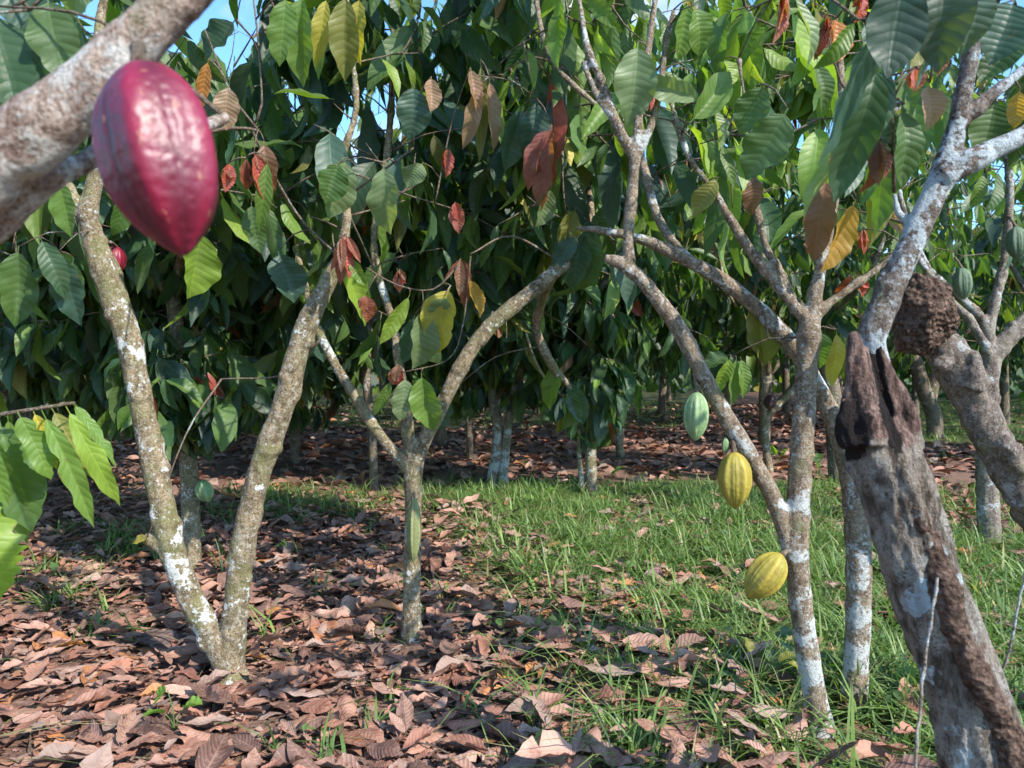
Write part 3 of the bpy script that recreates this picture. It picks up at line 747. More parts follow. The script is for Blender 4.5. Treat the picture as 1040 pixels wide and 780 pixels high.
for x, y in zip(wx, wy):
    px, py, z = proj(np.array([x, y, 0.0])); g = float(grass_amt(px, py)); nn = mnoise.noise(Vector((x * 1.6, y * 1.6, 90)))
    if rng.random() > g * (.35 + 1.6 * max(0, nn)): continue
    a_ = rng.uniform(0, 6.3); c0 = np.array([x, y, gz(x, y) + rng.uniform(.02, .16)])
    for q in range(int(rng.integers(2, 5))):
        a_ += 2.1; wd.add(c0 + rng.normal(0, .012, 3), (math.cos(a_), math.sin(a_), rng.uniform(-.5, .2)), (rng.normal(0, .2), rng.normal(0, .2), 1), rng.uniform(.025, .07), rng.uniform(.45, .75), tuple(np.array((0.085, 0.16, 0.045)) * rng.uniform(.7, 1.4)))
o = link('low_weeds', wd.mesh('low_weeds', M['leaf'])); tag(o, 'small broad leaved weeds mixed through the grass', 'weeds', kind='stuff')
parts = [tufts(14500, 2.1, 7.6, (7, 15), (0.10, 0.30), (.0025, .0075)), tufts(6000, 7.4, 26, (5, 9), (0.10, 0.24), (.004, .008), 1.1, 2)]
V = []; L_ = []; T = []; nv = 0
for v, f, c in parts: V.append(v); L_.append(f + nv); T.append(c); nv += len(v)
f = np.vstack(L_)
o = link('grass', mesh_np('grass', np.vstack(V), f.ravel(), np.arange(len(f)) * 4, M['grass'], tint=np.vstack(T)))
tag(o, 'green grass growing through the dead leaves', 'grass', kind='stuff')

# ------------------------------------------------------------------ foreground trees
# A: forked trunk on the left
b = root_pt(235, 690); dA = b[1]
t = Tree(b, 'mid', 1)
t.limb(np.vstack([[b[0], b[1], -0.06, .10], px_limb([(234, 683, 18), (228, 664, 17), (212, 640, 14.5), (193, 605, 14), (178, 565, 14), (165, 515, 13.5), (153, 455, 13.5), (140, 390, 13), (128, 335, 14), (112, 290, 15), (98, 250, 13), (90, 222, 10), (97, 180, 9), (104, 130, 8), (98, 60, 6, dA + .15), (110, -30, 4, dA + .3)], dA, .9)]), 16, .04, .6)
t.limb(px_limb([(234, 680, 16), (236, 660, 14.5), (239, 620, 14), (246, 560, 14.5), (258, 500, 13.5), (272, 455, 13.5), (288, 410, 13), (300, 365, 12.5), (315, 322, 12), (332, 290, 9.5), (345, 262, 7)], dA, .9), 16, .04, .6)
t.limb(px_limb([(345, 262, 6.5), (352, 220, 5), (345, 170, 4.5), (362, 110, 4), (355, 40, 3), (350, -40, 2.5)], dA + .25), 8, .05)
t.limb(px_limb([(172, 556, 9), (160, 551, 8.5), (149, 546, 7), (146, 544, 3)], dA), 10, .01, 9)          # snapped side stub
t.limb(px_limb([(97, 235, 8), (80, 215, 7), (70, 190, 5), (40, 150, 4, dA + .2), (0, 90, 3, dA + .4)], dA), 8, .05)
t.twigpath([(345, 262, dA), (300, 215, dA - .1), (255, 130, dA - .3), (262, 120, dA - .35), (266, 105, dA - .35), (262, 40, dA - .35), (255, -20, dA - .3)], .006)
t.twigpath([(200, 137, dA - .4), (235, 130, dA - .38), (262, 132, dA - .35)], .008)
t.twigpath([(262, 132, dA - .35), (235, 95, dA - .4), (208, 30, dA - .45)], .005)
t.twigpath([(352, 200, dA), (400, 165, dA - .1), (420, 150, dA - .1)], .006)
t.twigpath([(325, 345, dA + .1), (290, 380, dA + .2), (225, 385, dA + .2)], .005)
for a, b_, d, w_, c in (((150, 546), (132, 551), 3.08, 8, YEL), ((204, 232), (192, 304), 2.5, 36, LIME), ((212, 60), (202, 112), 2.6, 13, ORANGE), ((232, 86), (229, 130), 2.6, 22, TAN), ((258, 155), (268, 200), 2.7, 13, RED),
                    ((250, 160), (250, 194), 2.7, 12, RUST), ((268, 142), (276, 206), 2.75, 22, BROWN), ((233, 165), (231, 193), 2.7, 11, RED), ((272, 160), (262, 235), 2.7, 14, LITE),
                    ((290, -5), (284, 62), 2.7, 26, LITE), ((308, -8), (298, 82), 2.75, 28, LITE), ((332, -5), (316, 62), 2.8, 17, YEL), ((352, -8), (346, 78), 2.8, 27, OLIVE), ((365, -5), (360, 60), 2.85, 22, YEL),
                    ((390, 165), (394, 238), 2.9, 30, PALE), ((345, 165), (330, 205), 2.9, 26, MID), ((352, 160), (335, 220), 2.95, 30, PALE), ((352, 238), (346, 288), 3.0, 12, RUST), ((347, 240), (355, 282), 2.98, 10, RED), ((357, 262), (370, 290), 3.0, 11, LITE),
                    ((283, 255), (296, 306), 3.2, 30, TEAL), ((240, 20), (205, 60), 3.2, 40, DARK), ((60, 255), (78, 330), 2.9, 28, TEAL), ((75, 262), (70, 325), 2.95, 26, MID), ((20, 250), (10, 330), 3.0, 30, MID),
                    ((420, 85), (416, 140), 2.9, 30, TEAL), ((438, 78), (437, 112), 2.9, 15, TAN), ((255, 205), (262, 255), 2.9, 20, MID), ((60, 180), (68, 238), 2.8, 22, LITE), ((40, 240), (65, 300), 2.85, 20, DARK)):
    t.hero(a, b_, d, w_, c)
t.fill(P(60, 160, 3.7), (.85, .7, .65), 80, (6, 11), L=.28); t.fill(P(330, 110, 3.8), (.7, .6, .8), 70, (6, 11), L=.27, lite=.25)
t.fill(P(200, -150, 3.2), (1.1, .8, .5), 34, L=.26, lite=.25)
t.build('forked tree with two lichen spotted trunks rising from one foot in the dead leaves', M['bark_olive'], .0075, .005, .03)

# B: slim trunk with wide fork
b = root_pt(418, 648); dB = b[1]
t = Tree(b, 'mid', 2)
t.limb(np.vstack([[b[0], b[1], -0.06, .075], px_limb([(418, 641, 13.5), (418, 620, 10), (419, 560, 9.5), (420, 500, 9.5), (421, 475, 10), (428, 455, 8), (438, 432, 8.5), (452, 405, 8.5), (472, 365, 8.5), (497, 332, 8.5), (522, 310, 8.5), (548, 290, 8), (572, 268, 8), (588, 252, 6, dB + .15), (600, 225, 4, dB + .35), (596, 170, 3.2, dB + .6), (590, 100, 2.6, dB + .8)], dB, .92)]), 14, .04, .6)
t.limb(px_limb([(420, 480, 8), (408, 468, 6.5), (388, 445, 6), (365, 410, 5.5), (345, 378, 5), (330, 350, 4.5), (318, 320, 4, dB + .2), (300, 250, 3, dB + .4)], dB), 10, .04, .4)
t.limb(px_limb([(420, 478, 7), (415, 440, 6.5), (412, 410, 6), (405, 370, 5), (400, 330, 4.5, dB + .1), (380, 250, 4, dB + .2), (395, 140, 4, dB + .3), (400, 30, 3, dB + .4)], dB), 10, .04, .4)
t.limb(px_limb([(560, 278, 6), (545, 330, 5, dB + .3), (560, 370, 4.5, dB + .4), (580, 395, 3, dB + .5)], dB), 8, .05, .3)
t.twigpath([(465, 270, 3.3), (440, 294, 3.3), (405, 290, 3.3), (372, 272, 3.3)], .005)
t.twigpath([(478, 260, 3.3), (470, 330, 3.3), (455, 365, 3.3), (410, 378, 3.3)], .004)
t.twigpath([(572, 268, dB), (520, 240, 3.4), (478, 258, 3.3)], .006)
t.twigpath([(380, 275, dB + .2), (345, 180, 3.4), (420, 200, 3.4), (470, 215, 3.4)], .005)
for a, b_, d, w_, c in (((416, 298), (391, 352), 3.3, 14, LIME), ((430, 312), (420, 376), 3.3, 28, PALE), ((458, 290), (438, 358), 3.28, 31, YEL), ((452, 300), (447, 330), 3.26, 22, PALE), ((476, 282), (489, 322), 3.3, 14, GOLD),
                    ((468, 262), (472, 312), 3.3, 14, RUST), ((428, 378), (436, 440), 3.3, 26, LITE), ((412, 382), (408, 428), 3.3, 20, PALE), ((404, 370), (400, 392), 3.3, 13, PINK), ((407, 376), (404, 394), 3.3, 8, RED), ((406, 273), (405, 297), 3.3, 10, PINK), ((372, 300), (376, 326), 3.3, 13, RUST),
                    ((398, 385), (380, 425), 3.32, 10, LITE), ((421, 320), (410, 370), 3.36, 18, TEAL), ((478, 68), (486, 112), 3.3, 14, TAN), ((497, 78), (504, 152), 3.3, 15, TAN), ((490, 85), (466, 148), 3.3, 15, TAN), ((488, 60), (492, 160), 3.34, 12, OLIVE),
                    ((545, 100), (536, 160), 3.3, 26, TEAL), ((560, 127), (545, 208), 3.25, 26, RUST), ((455, 150), (454, 178), 3.3, 10, RED), ((462, 205), (464, 235), 3.4, 13, PINK), ((530, 108), (520, 170), 3.35, 24, TEAL), ((430, 165), (415, 190), 3.3, 20, PALE), ((560, 190), (545, 230), 3.3, 18, PALE),
                    ((455, 400), (440, 440), 3.9, 24, TEAL), ((592, 232), (578, 292), 3.55, 22, DARK), ((596, 225), (604, 290), 3.55, 22, MID), ((588, 240), (560, 270), 3.5, 17, TEAL), ((600, 215), (630, 262), 3.6, 20, MID), ((585, 210), (570, 262), 3.5, 20, OLIVE), ((580, 392), (572, 440), 4.05, 20, MID), ((578, 385), (592, 432), 4.05, 18, TEAL), ((566, 365), (556, 420), 4.0, 18, LITE), ((318, 322), (306, 370), 3.7, 20, MID), ((316, 320), (328, 368), 3.75, 18, TEAL), ((300, 262), (312, 312), 3.9, 20, LITE)):
    t.hero(a, b_, d, w_, c)
t.fill(P(470, 110, 4.3), (1.1, .7, 1.0), 130, (6, 11), L=.28); t.fill(P(390, 290, 4.4), (.5, .4, .5), 34, (6, 10), L=.27)
t.fill(P(565, 290, 4.5), (.5, .4, .5), 40, (6, 10), L=.27); t.fill(P(520, -160, 3.8), (1.2, .8, .5), 30, L=.26, lite=.25)
t.build('slim pale trunk forking waist high behind and right of the forked trunk', M['bark_olive'], .0065, .004, .02)

# C: pale trunk with pods and its leaning twin limb
b = root_pt(830, 742); dC = b[1]
t = Tree(b, 'mid', 3); LT = .3
t.limb(np.vstack([[b[0], b[1], -0.06, .075], px_limb([(832, 736, 17), (827, 705, 13), (820, 660, 12.5), (813, 610, 12.5), (809, 560, 13), (811, 500, 12.5), (815, 440, 12), (819, 380, 11.5), (822, 335, 12), (823, 322, 11)], dC, .92)]), 16, .035, .9)
t.limb(px_limb([(806, 575, 9), (799, 545, 9.5), (785, 505, 10), (765, 468, 9.5), (742, 430, 9.5), (720, 392, 9), (705, 362, 9.5), (690, 335, 9), (668, 305, 8.5), (648, 280, 8), (632, 268, 6.5), (614, 262, 4)], dC, .92), 14, .035, .8)
t.limb(px_limb([(640, 276, 7), (638, 240, 6.5), (642, 195, 6.5), (645, 158, 6.5), (650, 110, 4.5), (657, 60, 4), (665, 0, 4), (668, -60, 3)], dC, .92), 10, .04, .3)
t.limb(px_limb([(645, 162, 6), (628, 130, 5.5), (612, 85, 5), (597, 50, 4), (590, 10, 3, dC + .1), (580, -50, 2.5, dC + .2)], dC, .92), 10, .04)
t.limb(px_limb([(628, 128, 4), (605, 95, 3.5), (592, 62, 3)], dC, .92), 8, .04)
t.limb(px_limb([(645, 160, 5), (660, 132, 4.5), (670, 95, 4), (675, 55, 3.5), (684, 10, 3)], dC, .92), 8, .04)
t.limb(px_limb([(822, 326, 9), (808, 312, 7), (790, 290, 6.5), (765, 258, 6), (745, 228, 5.5), (726, 196, 4.5), (700, 160, 3.5), (680, 100, 3)], dC, .92), 10, .04, .5)
t.limb(px_limb([(805, 308, 6), (795, 282, 5), (780, 255, 4.5), (768, 215, 4), (765, 160, 3), (750, 60, 2.5)], dC, .92), 8, .04, .4)
t.limb(px_limb([(823, 326, 9), (830, 290, 7.5), (838, 250, 7), (845, 210, 6.5), (850, 170, 6), (856, 110, 5), (850, 30, 4), (845, -60, 3)], dC, .92), 10, .04, .4)
t.limb(px_limb([(824, 326, 8), (842, 308, 5), (868, 290, 4.5), (895, 270, 4), (914, 255, 3.5), (940, 235, 3, dC + .2)], dC, .92), 8, .04, .5)
for a, b_, d, w_, c in (((648, 42), (638, 122), 2.6, 36, PALE), ((742, 362), (730, 402), 2.75, 12, LIME), ((748, 362), (745, 412), 2.75, 12, LITE), ((752, 362), (760, 404), 2.75, 12, LITE), ((740, 360), (718, 372), 2.75, 20, MID),
                    ((840, 178), (826, 262), 2.6, 26, BROWN), ((868, 203), (838, 275), 2.55, 24, GOLD), ((850, 335), (850, 392), 2.65, 14, YEL), ((835, 335), (835, 375), 2.8, 20, MID), ((792, -8), (793, 42), 2.4, 20, PINK), ((850, 18), (848, 62), 2.5, 24, ORANGE), ((840, 15), (835, 60), 2.5, 15, RUST), ((877, -8), (870, 22), 2.4, 15, RED),
                    ((876, 232), (880, 258), 2.75, 9, RED), ((872, 285), (876, 302), 2.7, 12, RED), ((770, 300), (778, 372), 2.8, 30, OLIVE), ((700, 125), (750, 70), 2.5, 25, LITE), ((735, 60), (745, 85), 2.7, 30, LIME), ((775, 85), (755, 135), 2.4, 30, MID), ((800, 110), (760, 180), 2.3, 42, MID), ((715, 105), (650, 75), 2.6, 22, PALE), ((725, 110), (735, 150), 2.6, 20, PALE),
                    ((705, 5), (722, 50), 2.5, 24, LITE), ((700, 0), (690, 60), 2.6, 22, LITE), ((730, 180), (705, 220), 2.6, 20, OLIVE), ((765, 178), (768, 215), 2.6, 16, BROWN), ((660, 115), (672, 85), 2.7, 8, RED)):
    t.hero(a, b_, d, w_, c)
t.fill(P(560, 60, 3.4), (.45, .3, .4), 26, (6, 10), L=.28, lite=.5); t.fill(P(640, 40, 3.2), (.5, .35, .45), 40, (6, 10), L=.26, lite=.55); t.fill(P(800, 90, 3.1), (.6, .4, .55), 70, (6, 10), L=.28, lite=.6)  # high lite share: backlit glow put into the leaf colour
t.fill(P(760, -150, 2.7), (.8, .6, .35), 20, L=.25, lite=.25)
t.build('pale grey trunk with a long leaning limb and the yellow pods beside it', M['bark_white'], .006, .0035, .016)

# D: second pale trunk, its top leaning far to the left
b = root_pt(869, 724); dD = b[1]
t = Tree(b, 'mid', 4)
t.limb(np.vstack([[b[0], b[1], -0.06, .07], px_limb([(868, 719, 16), (869, 680, 12.5), (872, 620, 12.5), (872, 560, 12.5), (869, 505, 12.5), (860, 462, 11.5), (846, 425, 10), (824, 382, 9), (800, 345, 8.5), (770, 314, 8), (735, 285, 7.5), (705, 268, 7), (670, 250, 6.5), (640, 240, 5), (605, 233, 3.5), (585, 232, 2, dD + .05)], dD)]), 14, .035, .55)
t.limb(px_limb([(705, 268, 5), (670, 225, 4.5, dD + .2), (640, 140, 4, dD + .4), (560, 60, 3, dD + .5), (540, -40, 3, dD + .6)], dD), 8, .05)
t.fill(P(590, 150, 3.7), (.6, .4, .6), 60, (6, 10), L=.27); t.fill(P(720, 190, 3.7), (.6, .4, .5), 50, (6, 10), L=.27); t.fill(P(580, -80, 3.5), (.6, .5, .35), 18, L=.25)
t.build('white lichened trunk standing just right of the pale pod tree and leaning left overhead', M['bark_white'], .006, .0035, .016)

# E: broken trunk, right foreground
dE = 1.72
b = P(1034, 0, dE); b[2] = gz(b[0], b[1])
t = Tree(b, 'near', 5)
tb = Tubes(); main = px_limb([(1034, 975, 58), (1014, 850, 46), (998, 770, 43), (980, 700, 40), (961, 650, 37.5), (942, 600, 36), (927, 550, 36), (912, 500, 36), (900, 465, 35), (893, 446, 33, dE + .005), (893, 430, 23, dE + .02)], dE, .94)
tb.add(main, 24, .03)
tb.add(px_limb([(881, 450, 25), (878, 425, 20), (875, 402, 16.5), (872, 378, 12.5), (869, 355, 8), (866, 338, 3.5)], dE - .02), 12, .01)
tb.add(px_limb([(886, 420, 6), (884, 395, 5), (880, 370, 4), (880, 352, 2.5)], dE - .03), 8, .01)
tb.add(px_limb([(921, 455, 17), (917, 428, 13), (911, 402, 10), (903, 378, 7.5), (896, 362, 5), (893, 353, 2.5)], dE), 10, .01)
tb.add(px_limb([(895, 430, 13), (892, 400, 11), (887, 380, 9), (884, 356, 6), (883, 348, 3)], dE + .07), 10, .01)
tb.add(px_limb([(862, 452, 9), (860, 430, 11), (862, 408, 7)], dE - .03), 10, .01)
t.trunk = tb
def stump_attrs(me, wco):
    px, py, z = proj(wco); n = len(wco)
    nz = np.array([mnoise.noise(Vector(p) * 14) for p in wco]); nz2 = np.array([mnoise.noise(Vector(p) * 5) for p in wco])
    rot = np.clip((468 - py + nz * 25) / 40, 0, 1)
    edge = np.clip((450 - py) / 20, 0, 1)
    decay_cleft = np.clip(1.3 - np.abs(py - 432 - nz2 * 12) / 34, 0, 1) * np.clip((898 - px) / 28, 0, 1) * 1.1
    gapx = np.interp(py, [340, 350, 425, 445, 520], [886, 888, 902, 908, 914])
    decay_cleft = np.maximum(decay_cleft, np.clip(1.25 - np.abs(px - gapx) / 8, 0, 1) * (py < 455))  # darkness of the split between the shards, painted along its line
    decay_cleft = np.maximum(decay_cleft, 0.75 * np.exp(-((px - 912) / 9) ** 2 - ((py - 452) / 16) ** 2))
    pale = np.clip(1.4 - ((px - 932 - nz * 6) / 15) ** 2 - ((py - 607) / 21) ** 2, 0, 1)
    for kx, vx in (('rot', rot), ('decay_cleft', decay_cleft), ('pale', pale)):
        a = me.attributes.new(kx, 'FLOAT', 'POINT'); a.data.foreach_set('value', vx.astype(np.float32))
t.nodes = []
# live limb behind the break
limb = Tubes(); rows = px_limb([(905, 430, 15, dE + .08), (895, 380, 17, dE + .10), (885, 345, 18), (903, 300, 17.5), (922, 255, 17), (940, 215, 16.5), (955, 180, 16), (966, 150, 14), (975, 110, 11.5), (983, 70, 11), (988, 35, 10.5), (990, -20, 9), (980, -90, 8), (975, -180, 6)], dE + .08, .77)
limb.add(rows, 16, .02)
for q in catmull(rows, .05)[18:]: t.nodes.append(q[:3])
for rows in (px_limb([(957, 182, 10), (978, 166, 11), (1000, 155, 10), (1025, 145, 9.5), (1050, 132, 9), (1100, 100, 7), (1180, 30, 5)], dE + .06),
             px_limb([(972, 128, 7), (988, 112, 7), (1008, 95, 7), (1028, 80, 6.5), (1050, 62, 6), (1100, 20, 5)], dE + .1),
             px_limb([(932, 235, 5), (922, 228, 4.5), (912, 215, 4), (908, 195, 3)], dE + .1), px_limb([(905, 300, 3), (925, 325, 2.8), (929, 285, 5)], dE + .12)[:0] if False else px_limb([(890, 320, 3), (900, 290, 3)], dE + .1)):
    limb.add(rows, 12, .02)
    for q in catmull(rows, .05)[2:]: t.nodes.append(q[:3])
for a, b_, d, w_, c, fc in (((900, 5), (846, 165), 1.42, 58, TEAL, (.25, -1, -.15)), ((920, -25), (903, 72), 1.36, 46, (0.042, 0.078, 0.05), (-.3, -1, -.1)), ((964, -45), (958, 66), 1.36, 48, (0.05, 0.08, 0.052), (.4, -1, -.1)), ((892, 60), (858, 200), 1.5, 34, DARK, (.1, -1, -.1)), ((985, -30), (993, 50), 1.45, 34, TEAL, (.3, -1, .4)),
                        ((942, 25), (945, 90), 1.5, 14, TEAL, (1, -.4, .2)), ((905, 60), (882, 150), 1.55, 30, DARK, (.4, -1, .2)), ((872, 20), (835, 70), 1.5, 18, LITE, (.2, -1, .4)), ((808, -10), (835, 62), 1.6, 18, PALE, (.4, -.8, .8)), ((830, 60), (842, 110), 1.7, 17, MID, (.2, -1, .3)),
                        ((930, 68), (932, 92), 1.65, 14, PINK, (.2, -1, .4)), ((944, 84), (948, 126), 1.7, 20, TAN, (.2, -1, .4)), ((955, 40), (960, 75), 1.7, 14, PINK, (.2, -1, .4)), ((945, 30), (928, 65), 1.6, 18, OLIVE, (.2, -1, .4)), ((892, 138), (884, 196), 1.75, 20, RUST, (.2, -1, .3)),
                        ((918, 105), (925, 185), 1.7, 26, MID, (.2, -1, .3)), ((905, 110), (902, 170), 1.75, 22, DARK, (.2, -1, .3)), ((1000, 175), (990, 210), 1.8, 12, LITE, (.4, -1, .3)), ((1015, 172), (1008, 215), 1.8, 14, MID, (.4, -1, .3)), ((1038, 160), (1036, 200), 1.8, 12, PALE, (.4, -1, .3)),
                        ((1030, 0), (1010, 60), 1.6, 40, TEAL, (.1, -1, .3)), ((1040, 40), (1000, 75), 1.65, 22, DARK, (.1, -1, .8)), ((1010, 100), (1000, 160), 1.9, 34, MID, (.1, -1, .3)), ((1036, 90), (1030, 130), 1.8, 16, GOLD, (.1, -1, .3))):
    t.hero(a, b_, d, w_, c, fc, 'clean')
t.check = True
t.fill(P(960, -110, 2.0), (.4, .4, .25), 12, L=.26); t.fill(P(1000, 40, 2.2), (.3, .25, .25), 9, L=.25)
t.fill(P(850, 90, 2.3), (.25, .25, .25), 8, L=.25)
root = t.build('thick broken trunk with split rotten top in the right foreground, live limb behind', M['stump'], .0055, .0035, .018, extra=stump_attrs, grain=.011)
link('limb', fused_mesh('limb', limb, .006, M['bark_limb'], .004, t.base, .02), root)
trail = Tubes()
trail.add(px_limb([(912, 452, 7, dE - 0.0510), (922, 490, 10, dE - 0.0530), (934, 528, 13, dE - 0.0560), (946, 562, 12, dE - 0.0560), (957, 596, 16, dE - 0.0630), (967, 635, 15, dE - 0.0690), (984, 672, 17, dE - 0.0710), (1001, 705, 15, dE - 0.0750), (1021, 745, 17, dE - 0.0760), (1036, 800, 16, dE - 0.0760)], dE), 12, .02)
trail.add(px_limb([(928, 500, 8, dE - 0.0410), (944, 545, 9, dE - 0.0360), (958, 590, 9, dE - 0.0460), (974, 630, 10, dE - 0.0510), (990, 665, 10, dE - 0.0510)], dE), 10, .02)
trail.add(px_limb([(988, 665, 9, dE - 0.0410), (997, 648, 8, dE - 0.0310), (1001, 640, 4, dE - 0.0310)], dE), 8, .01)
link('termite_trail', fused_mesh('termite_trail', trail, .0045, M['crust'], .013, t.base, .035), root)

# F: leaning dead trunk that carries the nest
dF = 2.5
b = P(1196, 772, dF); b[2] = gz(b[0], b[1])
t = Tree(b, 'mid', 6)
t.limb(px_limb([(1205, 785, 30), (1170, 725, 28), (1120, 640, 25), (1078, 562, 23.5), (1045, 505, 22), (1022, 468, 21.5), (1003, 435, 21), (988, 405, 22), (976, 380, 24), (966, 362, 23), (957, 350, 20), (950, 342, 13)], dF, .88), 18, .03)
t.limb(px_limb([(985, 395, 12, dF - .05), (990, 374, 11, dF - .06), (987, 356, 7, dF - .06)], dF), 10, .02)
t.limb(px_limb([(1016, 445, 10, dF - .04), (1024, 458, 11, dF - .06), (1032, 476, 8, dF - .05)], dF), 10, .02)
t.limb(px_limb([(958, 374, 10, dF - .05), (953, 366, 8, dF - .08)], dF), 10, .02)
t.build('leaning knobbly dead trunk entering from the right edge behind the broken trunk', M['bark_knob'], .007, .009, .06)
# nest
nb = bmesh.new(); bmesh.ops.create_icosphere(nb, subdivisions=6, radius=1)
cN = P(937, 320, dF - .05)
for v in nb.verts:
    p = v.co.copy(); s_ = Vector((.098, .10, .118))
    q = Vector((p.x * s_.x, p.y * s_.y, p.z * s_.z)); u = q * 1.0
    dsp = mnoise.noise(u * 8 + Vector((3, 1, 7))) * .038 + mnoise.noise(u * 24) * .014 + mnoise.noise(u * 70) * .009 + abs(mnoise.noise(u * 45)) * .012
    top = max(0, p.z); q.x *= 1 - .05 * top
    v.co = q + p * dsp
me = bpy.data.meshes.new('termite_nest'); nb.to_mesh(me); nb.free(); me.materials.append(M['crust'])
me.polygons.foreach_set('use_smooth', np.ones(len(me.polygons), bool))
o = link('termite_nest', me, loc=cN); tag(o, 'dark brown crusty termite nest on the end of the leaning dead trunk', 'termite nest')

# N: tree left of the camera that carries the near branch and the bright spray
b = np.array([-1.22, 0.72, gz(-1.22, .72)])
t = Tree(b, 'near', 7)
dN = 0.84
t.limb(np.array([[*(b + [0, 0, -.05]), .085], [*(b + [.01, 0, .4]), .07], [-1.12, .74, .85, .062], [-.95, .78, 1.24, .048]] + [list(r) for r in px_limb([(-60, 205, 39), (0, 157, 36), (60, 117, 32), (100, 84, 29.5), (145, 36, 27), (182, -2, 26), (240, -66, 24), (340, -180, 20)], dN)]), 24, .02, .8)
t.limb(px_limb([(-70, 262, 20, dN + .05), (0, 212, 20, dN + .06), (45, 180, 16, dN + .06), (78, 168, 10, dN + .08), (100, 158, 9, dN + .1), (140, 150, 8, dN + .15), (230, 120, 6, dN + .4)], dN), 14, .015, .9)
t.limb(np.array([[-1.14, .74, .8, .03], [-1.25, 1.05, .98, .022], [-1.36, 1.5, 1.14, .012], [*P(-60, 432, 1.9), .008]]), 10, .05, .3)
t.twigpath([(-60, 432, 1.9), (0, 421, 1.9), (45, 414, 1.9), (76, 409, 1.9)], .006)
for a, b_, w_, c, lod, d in (((18, 418), (48, 488), 28, LITE, 'ragged', 1.88), ((-2, 424), (32, 540), 42, MID, 'near', 1.95), ((42, 416), (98, 534), 20, LITE, 'ragged', 1.9), ((66, 411), (126, 514), 20, LIME, 'ragged', 1.9), ((52, 414), (92, 482), 20, OLIVE, 'near', 1.97), ((76, 410), (122, 472), 12, LITE, 'ragged', 1.93),
                         ((-28, 428), (2, 516), 20, LITE, 'near', 1.85), ((-24, 498), (10, 612), 52, LIME, 'torn', 1.7), ((33, 416), (60, 476), 15, YEL, 'near', 1.98), ((74, 409), (104, 452), 13, LITE, 'near', 2.0), ((58, 413), (74, 500), 16, MID, 'ragged', 2.0), ((8, 421), (20, 500), 17, LITE, 'ragged', 1.98), ((-14, 426), (14, 560), 24, LITE, 'near', 1.93)):
    t.hero(a, b_, d, w_, tuple(np.array(c) * 1.15), (.45, -1, .55), lod)
for a, b_, w_, c, d in (((-15, 5), (22, 105), 46, DARK, 1.35), ((48, -5), (64, 80), 40, MID, 1.35), ((30, 10), (42, 105), 30, TEAL, 1.42), ((-30, 30), (-5, 110), 40, MID, 1.4), ((-5, -20), (60, 40), 40, TEAL, 1.45), ((90, -30), (70, 20), 30, PALE, 1.45)):
    t.hero(a, b_, d, w_, c, (.3, -1, .4))
t.build('tree on the left edge whose blurred thick branch crosses the top left corner', M['bark_near'], .005, .004, .02)

# G: right edge tree
b = root_pt(1005, 558); dG = b[1]
t = Tree(b, 'mid', 8)
t.limb(np.vstack([[b[0], b[1], -.06, .085], px_limb([(1005, 550, 11.5), (1003, 500, 10.5), (1002, 440, 10.5), (1003, 390, 10.5), (1008, 362, 10)], dG)]), 12, .06, 1)
t.limb(px_limb([(1008, 365, 9), (1020, 348, 9.5), (1038, 330, 9), (1070, 300, 8), (1120, 240, 6), (1150, 150, 4)], dG), 10, .06)
t.limb(px_limb([(1006, 362, 7), (1004, 340, 6), (1010, 310, 5.5), (1017, 280, 5), (1022, 250, 4.5), (1025, 180, 4), (1010, 100, 3)], dG), 8, .06)
t.limb(px_limb([(1003, 355, 5), (998, 325, 4.5), (978, 305, 4.5), (955, 285, 4), (940, 268, 3.5), (920, 220, 3), (900, 150, 3)], dG), 8, .06)
t.limb(px_limb([(1005, 360, 4.5), (985, 325, 4.5), (965, 305, 4), (945, 280, 4), (932, 262, 3.5), (915, 240, 3)], dG - .3), 8, .06)
t.hero((975, 322), (978, 362), 2.35, 24, MID, stem=False) if False else None
t.fill(P(1000, 200, 5.6), (1.1, .8, .9), 100, (6, 10), L=.28); t.fill(P(1100, 100, 5.4), (1.0, .8, 1.0), 50, (6, 10), L=.28); t.fill(P(900, 60, 5.6), (1.1, .7, 1.2), 100, (6, 10), L=.28, lite=.45); t.fill(P(1000, 30, 5.3), (1.0, .6, .8), 60, (6, 10), L=.28, lite=.3); t.fill(P(960, 150, 6.6), (1.6, .7, 1.1), 90, (6, 10), L=.28, lite=.25); t.fill(P(760, 30, 5.5), (.9, .6, .9), 60, (6, 10), L=.28, lite=.6)  # extra light greens paint in the backlit look of these tops
t.build('grey trunk at the right edge behind the leaning dead trunk, limbs opening above', M['bark_grey'], .012, .006, .03)

